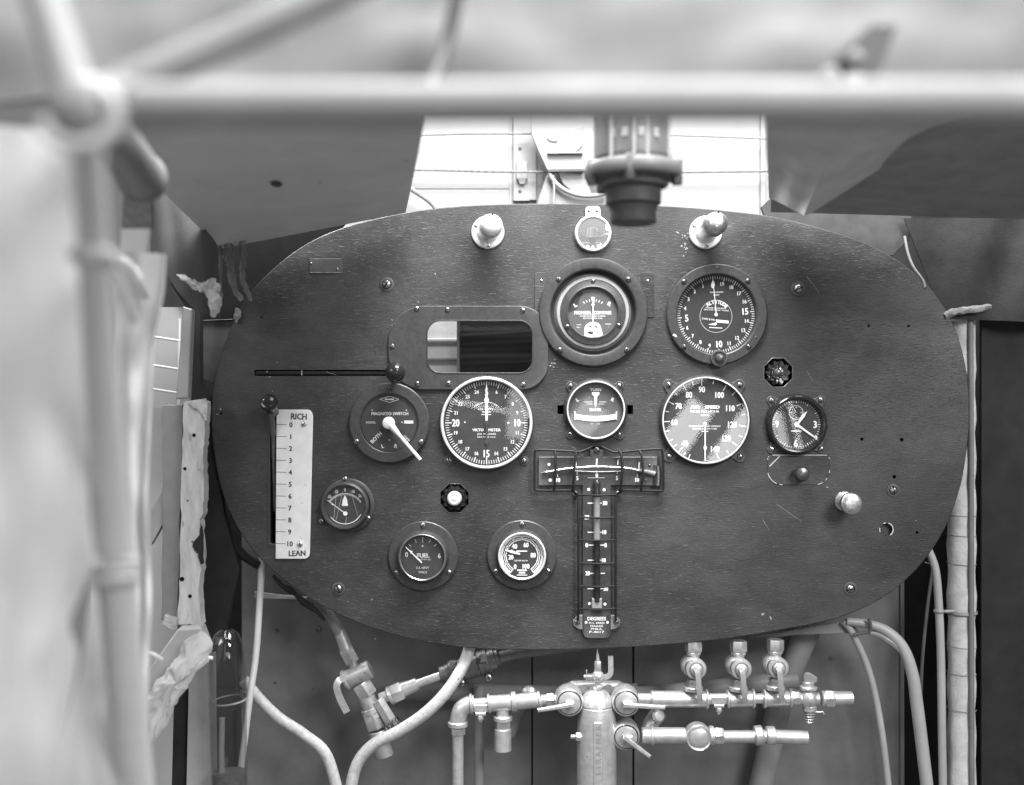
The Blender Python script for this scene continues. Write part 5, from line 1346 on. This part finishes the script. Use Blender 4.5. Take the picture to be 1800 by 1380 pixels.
axisbits(t, a, [('cuff', (776, 1190, -60), (792, 1184, -60), 19, 'c'), ('hose', (788, 1186, -60), (872, 1158, -60), 20, 'c'), ('band', (792, 1184, -60), (808, 1179, -60), 22.5, 'c'), ('band', (842, 1168, -60), (860, 1162, -60), 23, 'c'), ('cuff', (868, 1158, -60), (878, 1155, -60), 16, 'c')], 'dark_fitting')
for x, y in ((797, 1170), (850, 1158)): p = G(x, y, -30) - a; MB().box(p.x - 6, p.x + 6, p.y - 7, p.y + 7, p.z - 10, p.z, 1.5).build('band_lug', 'bay_paint', t)
for x, y in ((859, 1191), (812, 1201)): p = G(x, y, -34) - a; MB().hexn(p - Vector((0, 0, 12)), p, 8).build('band_bolt', 'dark_screw', t); screw(t, p.x, p.y, p.z - .5, 6.5, 'screw_metal', name='bolt_head')
pipe('outlet_pipe', [(872, 1157, -62), (910, 1148, -66), (970, 1140, -80), (1040, 1130, -90)], 10, 'bay_paint', 'dark pipe leading right from the clamped hose joint up behind the board')
pipe('light_hose', [(826, 1128, -30), (822, 1150, -26), (806, 1185, -14), (780, 1222, -4), (745, 1256, 0), (700, 1286, -4), (655, 1310, -8), (625, 1350, -10), (610, 1430, -10)], 10.5, 'rubber_hose', 'pale mottled hose curving down left from under the board')

# main manifold, drawn as one casting run with its cocks
t = thing('pipe_manifold', 'silver painted pipe manifold running across below the board', 'manifold', G(1050, 1290, -10)); a = G(1050, 1290, -10)
AP = 'aluminium_paint'; Z = -20
mbE = MB().tube(spline([G(805, 1275, Z) - a, G(806, 1262, Z) - a, G(811, 1247, Z) - a, G(823, 1239, Z) - a, G(834, 1237, Z) - a], 6), [15] * 25, 28); mbE.build('elbow', AP, t)
axisbits(t, a, [('elbow_rim', (826, 1238, Z), (831, 1237.5, Z), 18.5, 'c'), ('elbow_rim', (805, 1268, Z), (805, 1277, Z), 18, 'c'), ('nut', (805, 1277, Z), (805, 1291, Z), 13.5, 'hex'), ('down_pipe', (805, 1288, Z), (805, 1420, Z), 10, 'c'),
                ('nipple', (829, 1238, Z), (860, 1236, Z), 10, 'c'), ('tee_rim', (857, 1237, Z), (862, 1236.5, Z), 17, 'c'), ('tee', (860, 1237, Z), (905, 1234, Z), 14.5, 'c'), ('tee_rim', (899, 1234, Z), (908, 1233, Z), 18, 'c'),
                ('tee_branch', (883, 1236, Z), (884, 1264, Z), 12, 'c'), ('branch_rim', (884, 1258, Z), (884, 1267, Z), 17, 'c'), ('nut', (884, 1267, Z), (884, 1280, Z), 13.5, 'hex'), ('ball_body', (884, 1280, Z), (884, 1320, Z), 15, 'c'),
                ('pipe', (906, 1234, Z), (950, 1230, Z), 14, 'c'), ('pipe_rim', (946, 1231, Z), (951, 1230, Z), 16, 'c'), ('nipple', (950, 1231, Z), (985, 1230, Z), 10, 'c'), ('nut', (960, 1231, Z), (974, 1230, Z), 13, 'hex'),
                ('nipple', (1110, 1228, Z), (1150, 1229, Z), 10, 'c'), ('pipe_rim', (1144, 1229, Z), (1149, 1229, Z), 15, 'c'), ('pipe', (1147, 1229, Z), (1245, 1229, Z), 14.5, 'c'), ('pipe_rim', (1240, 1229, Z), (1244.5, 1229, Z), 17.5, 'c'),
                ('nipple', (1244, 1229, Z), (1282, 1228, Z), 10, 'c'), ('pipe_rim', (1277, 1229, Z), (1282, 1229, Z), 16.5, 'c'), ('pipe', (1280, 1229, Z), (1325, 1228, Z), 14.5, 'c'), ('pipe_rim', (1321, 1228, Z), (1326, 1228, Z), 17.5, 'c'),
                ('nipple', (1325, 1228, Z), (1348, 1228, Z), 9, 'c'), ('pipe_rim', (1341, 1228, Z), (1346, 1228, Z), 17, 'c'), ('pipe', (1345, 1228, Z), (1390, 1227, Z), 14.5, 'c'), ('pipe_rim', (1386, 1227, Z), (1391, 1227, Z), 17, 'c'), ('nut', (1391, 1227, Z), (1405, 1227, Z), 12.5, 'hex')], AP)
for x in (1155, 1190, 1192): pass
# band clips with bolts on the manifold
for x, y in ((845, 1246), (1262, 1232)):
    p = G(x, y, Z) - a
    MB().box(p.x - 13, p.x + 13, p.y - 3, p.y + 10, p.z + 8, p.z + 12, 1).build('clip', AP, t)
    MB().box(p.x - 9, p.x + 9, p.y - 9, p.y - 3, p.z + 4, p.z + 14, 1.5).build('clip_ear', AP, t)
    MB().hexn((p.x, p.y - 9, p.z + 9), (p.x, p.y - 17, p.z + 9), 6).build('clip_nut', AP, t); MB().cyl((p.x, p.y - 16, p.z + 9), (p.x, p.y - 21, p.z + 9), 2.4, seg=10).build('clip_bolt', AP, t)
p = G(930, 1219, -70) - a; MB().lathe([(15, 0), (14, 5), (9, 9), (0, 10)], 28, p).build('rear_boss', AP, t)
# strainer body
t = thing('fuel_strainer', 'silver painted strainer body with raised lettering in the middle of the manifold', 'strainer', G(1050, 1300, 0)); a = G(1050, 1300, 0); ks = 1.0
yv2 = lambda y: 1300 - y
MB().lathe([(r, yv2(y)) for r, y in ((0, 1215), (11, 1215), (15, 1217), (21, 1222), (27, 1231), (30, 1239), (30.5, 1242), (29, 1243.5), (31, 1245.5), (32, 1252), (33.5, 1262), (34.5, 1280), (35, 1300), (35, 1420), (0, 1420))], 48, (0, 0, -14), (0, 1, 0)).build('body', AP, t)
MB().prism(rrect(-8, 8, -120, 36, 2, 3), 14, 22, 1).build('raised_plate', AP, t)
b = MB()
for k, ch in enumerate('STRAINER'): b.text(ch, 9, 0, 28 - (7 - k) * 11.5, 22.4, R(90))
b.build('raised_lettering', 'dull_brass', t)
MB().tube([(-60, 70, -44), (-40, 82, -44), (0, 84, -44), (40, 82, -44), (62, 70, -44)], 11, 16).build('bridge', AP, t)
for x in (-22, 22): MB().lathe([(9, 0), (9, 4), (0, 4)], 20, (x, 80, -32)).build('boss', 'grey_paint', t)
# round valve caps with lever handles
def cap_valve(x, y, hx, hy, label, z=10):
    t = thing('round_cap_valve', label, 'valve', G(x, y, z), 'round cap valves on the manifold')
    MB().lathe([(25, -40), (25, -6), (24, -2), (22, 0), (20.5, -3), (20, -4)], 44).build('ring', AP, t)
    MB().lathe([(20.4, -14), (20.2, -2), (19, 1), (15, 2.2), (0, 2.6)], 40).build('cap', AP, t)
    MB().lathe([(20.6, -3.4), (20.3, -1)], 40).build('joint_line', 'hole_black', t)
    d = Vector((hx, hy)); n = Vector((-d.y, d.x)).normalized() * 4
    b = MB(); u = d.normalized() * -7
    b.prism(ccw([(u.x - n.x, u.y - n.y), (d.x - n.x * .8, d.y - n.y * .8), (d.x + n.x * .8, d.y + n.y * .8), (u.x + n.x, u.y + n.y)]), 10, 17, 1.5); b.build('handle', AP, t)
    MB().box(-7, 10 if hx > 0 else 7, -5, 5, 2, 12, 1).build('handle_boss', AP, t)
cap_valve(1001, 1236, -56, -9, 'round cap valve left of the strainer, handle pointing left')
cap_valve(1101, 1236, 66, -4, 'round cap valve right of the strainer, handle pointing right')
cap_valve(1101, 1296, 40, -30, 'round cap valve at the bottom edge, lower right of the strainer', 6)
# top drain cock on the strainer
t = thing('strainer_top_cock', 'small silver ball cock with upright bent handle on top of the strainer', 'cock', G(1051, 1216, 0)); a = G(1051, 1216, 0)
axisbits(t, a, [('stem', (1051, 1216, -8), (1051, 1204, -8), 8, 'hex'), ('neck', (1051, 1205, -8), (1051, 1198, -8), 5.5, 'c'), ('nut', (1051, 1180, -8), (1051, 1162, -8), 6.4, 'hex'), ('spout', (1051, 1163, -8), (1050, 1148, -8), (3.6, 2.4), 'cone'), ('tip', (1050, 1149, -8), (1050, 1138, -8), 1.3, 'c'), ('spindle', (1043, 1190, -8), (1026, 1189, -8), 3.2, 'c')], AP)
MB().lathe([(0, -11)] + [(11 * math.cos(R(q)), 11 * math.sin(R(q))) for q in range(-75, 90, 15)] + [(0, 11)], 28, G(1051, 1189, -8) - a).build('ball', AP, t)
for k in range(4): MB().lathe([(5.4, -.9), (6.4, 0), (5.4, .9)], 16, G(1040 - k * 3, 1190, -8) - a, (1, 0, 0)).build('spring_turn', AP, t)
ribbon(spline([G(1058, 1191, -8) - a, G(1068, 1189, -8) - a, G(1073, 1183, -8) - a, G(1073.5, 1172, -8) - a, G(1073, 1153, -8) - a], 6), 9, 2.5).build('handle', AP, t)
MB().tube([G(1031, 1183, -6) - a, G(1031, 1178, -4) - a], 1.2, 8).build('split_pin', AP, t)
# three upright cocks
def upright(x, y, label, nutm):
    t = thing('upright_cock', label, 'cock', G(x, y + 44, -10), 'upright cocks on the right of the manifold'); a = G(x, y + 44, -10); Z = -16
    axisbits(t, a, [('top_nut', (x, y - 46, Z), (x, y - 26, Z), 15, 'hex'), ('top_rim', (x, y - 27, Z), (x, y - 21, Z), 13, 'c'), ('neck', (x, y - 24, Z), (x, y - 12, Z), 10.5, 'c'), ('lower_nut', (x, y + 22, Z), (x, y + 36, Z), 11.5, 'hex'), ('foot_rim', (x, y + 34, Z), (x, y + 42, Z), 17, 'c')], nutm)
    MB().lathe([(17, -26), (18.5, -12), (17.5, 2), (16, 6), (14, 9)], 36, G(x - 3, y, -10) - a).build('body', AP, t)
    MB().lathe([(18.5, 2), (18.8, 10), (17, 13), (12.5, 13.5), (11.6, 11), (0, 10)], 36, G(x + 3, y + 2, -10) - a).build('face_ring', AP, t)
    MB().lathe([(11, 8), (10.6, 17), (7, 20), (0, 21)], 28, G(x + 3, y + 2, -10) - a).build('plug', AP, t)
    ribbon(spline([G(x + 3, y + 1, 10) - a, G(x + 7, y + 10, 12) - a, G(x + 9, y + 30, 12) - a, G(x + 10.5, y + 50, 10) - a, G(x + 12, y + 62, 6) - a], 6), 9, 2.6).build('handle', AP, t)
upright(1219, 1172, 'upright silver cock nearest the strainer, first of three', 'aluminium_paint')
upright(1298, 1172, 'middle one of the three upright silver cocks', 'aluminium_paint')
upright(1363, 1170, 'upright silver cock furthest right of the three', 'aluminium_paint')
# drain cock at the end of the run
t = thing('end_drain_cock', 'silver drain cock with wing handle and hex union at the right end of the manifold', 'cock', G(1421, 1228, -20)); a = G(1421, 1228, -20); Z = -20
MB().lathe([(0, -16), (9, -15), (15, -9), (17, 0), (15, 9), (9, 15), (0, 16)], 32, (0, 0, 0), (0, 1, 0)).build('body', AP, t)
axisbits(t, a, [('side_neck', (1404, 1228, Z), (1440, 1228, Z), 11, 'c'), ('rim', (1444, 1228, Z), (1450, 1228, Z), 14, 'c'), ('union_nut', (1450, 1228, Z), (1466, 1228, Z), 15.5, 'hex'), ('union_sleeve', (1464, 1228, Z), (1498, 1227, Z), (13, 11.5), 'cone'),
                ('top_rim', (1421, 1212, Z), (1421, 1206, Z), 15.5, 'c'), ('top_stem', (1421, 1208, Z), (1421, 1198, Z), 10, 'c'), ('bottom_rim', (1423, 1240, Z), (1423, 1250, Z), 12.5, 'c')], AP)
MB().prism(ccw([(-8, 26), (-9, 40), (-5, 46), (2, 46), (9, 42), (15, 38), (15, 30), (8, 27)]), -3, 4, 1.5).build('wing_handle', 'grey_paint', t)
for k in range(4): MB().lathe([(8.5 - k * .8, -1.6), (10.4 - k, 0), (8.5 - k * .8, 1.6)], 20, (2, -26 - k * 5, 0), (0, 1, 0)).build('spring_turn', AP, t)
MB().tube([(2, -22, 4), (14, -22, 6), (24, -22, 6), (26, -26, 6)], 1.6, 8).build('split_pin', AP, t)
# lower manifold cut by the bottom of the view
t = thing('lower_manifold', 'second silver pipe run along the bottom edge below the main manifold', 'manifold', G(1250, 1296, 0)); a = G(1250, 1296, 0); Z = 0
axisbits(t, a, [('pipe', (1128, 1293, Z), (1205, 1293, Z), 14, 'c'), ('rim', (1143, 1293, Z), (1149, 1293, Z), 16.5, 'c'), ('rim', (1246, 1293, Z), (1255, 1293, Z), 17, 'c'), ('nut', (1255, 1293, Z), (1271, 1293, Z), 15, 'hex'), ('pipe', (1200, 1295, Z), (1330, 1295, Z), 11, 'c'), ('rim', (1326, 1293, Z), (1340, 1292, Z), 17, 'c'), ('rim', (1346, 1293, Z), (1362, 1293, Z), 16, 'c'), ('pipe', (1340, 1294, Z), (1420, 1297, Z), 12, 'c')], AP)
MB().lathe([(23, -24), (23, -2), (21.5, 0), (19.5, -2), (17, -3), (16.5, 0), (12, 2), (0, 2.4)], 40, G(1229, 1298, 14) - a).build('cap', AP, t)
t = thing('small_side_fitting', 'small silver fitting at the bottom left of the strainer', 'fitting', G(1015, 1296, 0)); a = G(1015, 1296, 0)
axisbits(t, a, [('tip', (1003, 1295, 0), (1012, 1295, 0), 4, 'c'), ('nut', (1012, 1295, 0), (1024, 1295, 0), 8, 'hex')], AP)
t = thing('rear_elbow', 'silver elbow behind the right round cap valve', 'elbow', G(1150, 1270, -50)); a = G(1150, 1270, -50)
MB().tube(spline([G(1134, 1300, -50) - a, G(1140, 1280, -50) - a, G(1150, 1264, -50) - a, G(1160, 1250, -50) - a], 5), 14, 20).build('bend', AP, t)
MB().lathe([(12, -3), (13, 4), (9, 8), (0, 9)], 24, G(1156, 1258, -38) - a, (.4, .3, 1)).build('cap', AP, t)

# right side pipes
pipe('thick_pipe', [(1488, 1092, -50), (1530, 1098, -46), (1562, 1112, -40), (1588, 1140, -36), (1604, 1185, -32), (1612, 1240, -30), (1622, 1320, -28), (1634, 1420, -26)], [7, 8, 9.5, 10, 10.5, 11, 11, 11], 'post_paint', 'thick grey pipe curving down right of the manifold end')
pipe('slim_pipe', [(1482, 1092, -54), (1494, 1106, -54), (1506, 1128, -52), (1524, 1170, -50), (1538, 1220, -48), (1552, 1300, -46), (1566, 1420, -46)], 6, 'post_paint', 'slim grey pipe left of the thick curved pipe', None, 12)
pipe('tie_wire', [(1500, 1116, -40), (1515, 1113, -38), (1528, 1110, -34), (1530, 1098, -32), (1527, 1088, -32)], 3, 'dark_fitting', 'small dark tie round the thick curved pipe', None, 8, 'tie')
pipe('twisted_cord', [(1528, 1112, -46), (1545, 1116, -44), (1560, 1124, -40), (1574, 1134, -38), (1588, 1148, -36)], [4, 6, 7, 7, 5], 'bracket_grey', 'short twisted cord hanging below the thick curved pipe', None, 8, 'cord')
pipe('upright_pipe', [(1630, 962, -40), (1644, 1000, -36), (1650, 1060, -34), (1654, 1160, -32), (1656, 1300, -30), (1658, 1420, -30)], 7, 'post_paint', 'slim upright pipe against the lagged tube at right', None, 14)
pipe('dim_rod', [(1640, 1000, -90), (1630, 1070, -90), (1620, 1180, -90), (1618, 1300, -90)], 3, 'bay_paint', 'thin dim rod in the dark gap at right', None, 8, 'rod')
t = thing('lagged_tube', 'thick lagged tube wrapped in pale cloth along the right side', 'tube', G(1690, 1420, 20)); a = G(1690, 1420, 20)
P = [G(1700, 540 + k * 22, -46) for k in range(41)]
mb = MB().tube([p + Vector((-10 + k * .0, 0, 0)) - a for k, p in enumerate(P)], [24 + 1.2 * math.sin(k * 1.7) + random.uniform(-.8, .8) for k in range(41)], 32)
mb.build('lagging', 'lagging', t)
for y in (905, 940, 990, 1046, 1135, 1182, 1245): 
    p = G(1690, y, -46) - a; MB().lathe([(24.6, -1), (25.4, 0), (24.6, 1)], 36, p, (.05, 1, 0.02)).build('wrap_seam', 'bracket_grey', t)
MB().lathe([(25, -4), (27.5, -1), (26.5, 4)], 36, G(1690, 1075, -46) - a, (0, 1, .05)).build('tie_band', 'bracket_grey', t)
t = thing('pipe_tie', 'small tie holding the upright pipe to the lagged tube', 'tie', G(1652, 1075, -30))
MB().lathe([(8, -4), (10, 0), (8, 4)], 20, (0, 0, -4), (0, 1, 0)).build('ring', 'bracket_grey', t); MB().tube([(8, 0, 0), (20, 1, 2), (34, 0, -4)], 3, 8).build('tail', 'bracket_grey', t)
straight('side_rail', (1706, 560, -20), (1708, 1420, -20), 5, 'bay_paint', 'narrow upright rail right of the lagged tube', 'rail')
mb, p0 = polyG([(1664, 566), (1700, 560), (1700, 660), (1698, 700), (1690, 660)], -30, 3); simple('pale_wedge', (mb, p0), 'grey_paint', 'pale grey wedge of sheet beside the right board edge', 'sheet')
mb, p0 = tubeG([(1660, 556, 0), (1680, 548, 2), (1705, 544, 4), (1740, 540, 4)], [5, 7, 6, 6], 10); mb.v = [tuple(wob(v, 3, .1, 2)) for v in mb.v]
simple('frayed_edge', (mb, p0), 'torn_fabric', 'frayed fabric edge above the pale wedge at right', 'fabric')
# right cockpit side beyond the lagged tube
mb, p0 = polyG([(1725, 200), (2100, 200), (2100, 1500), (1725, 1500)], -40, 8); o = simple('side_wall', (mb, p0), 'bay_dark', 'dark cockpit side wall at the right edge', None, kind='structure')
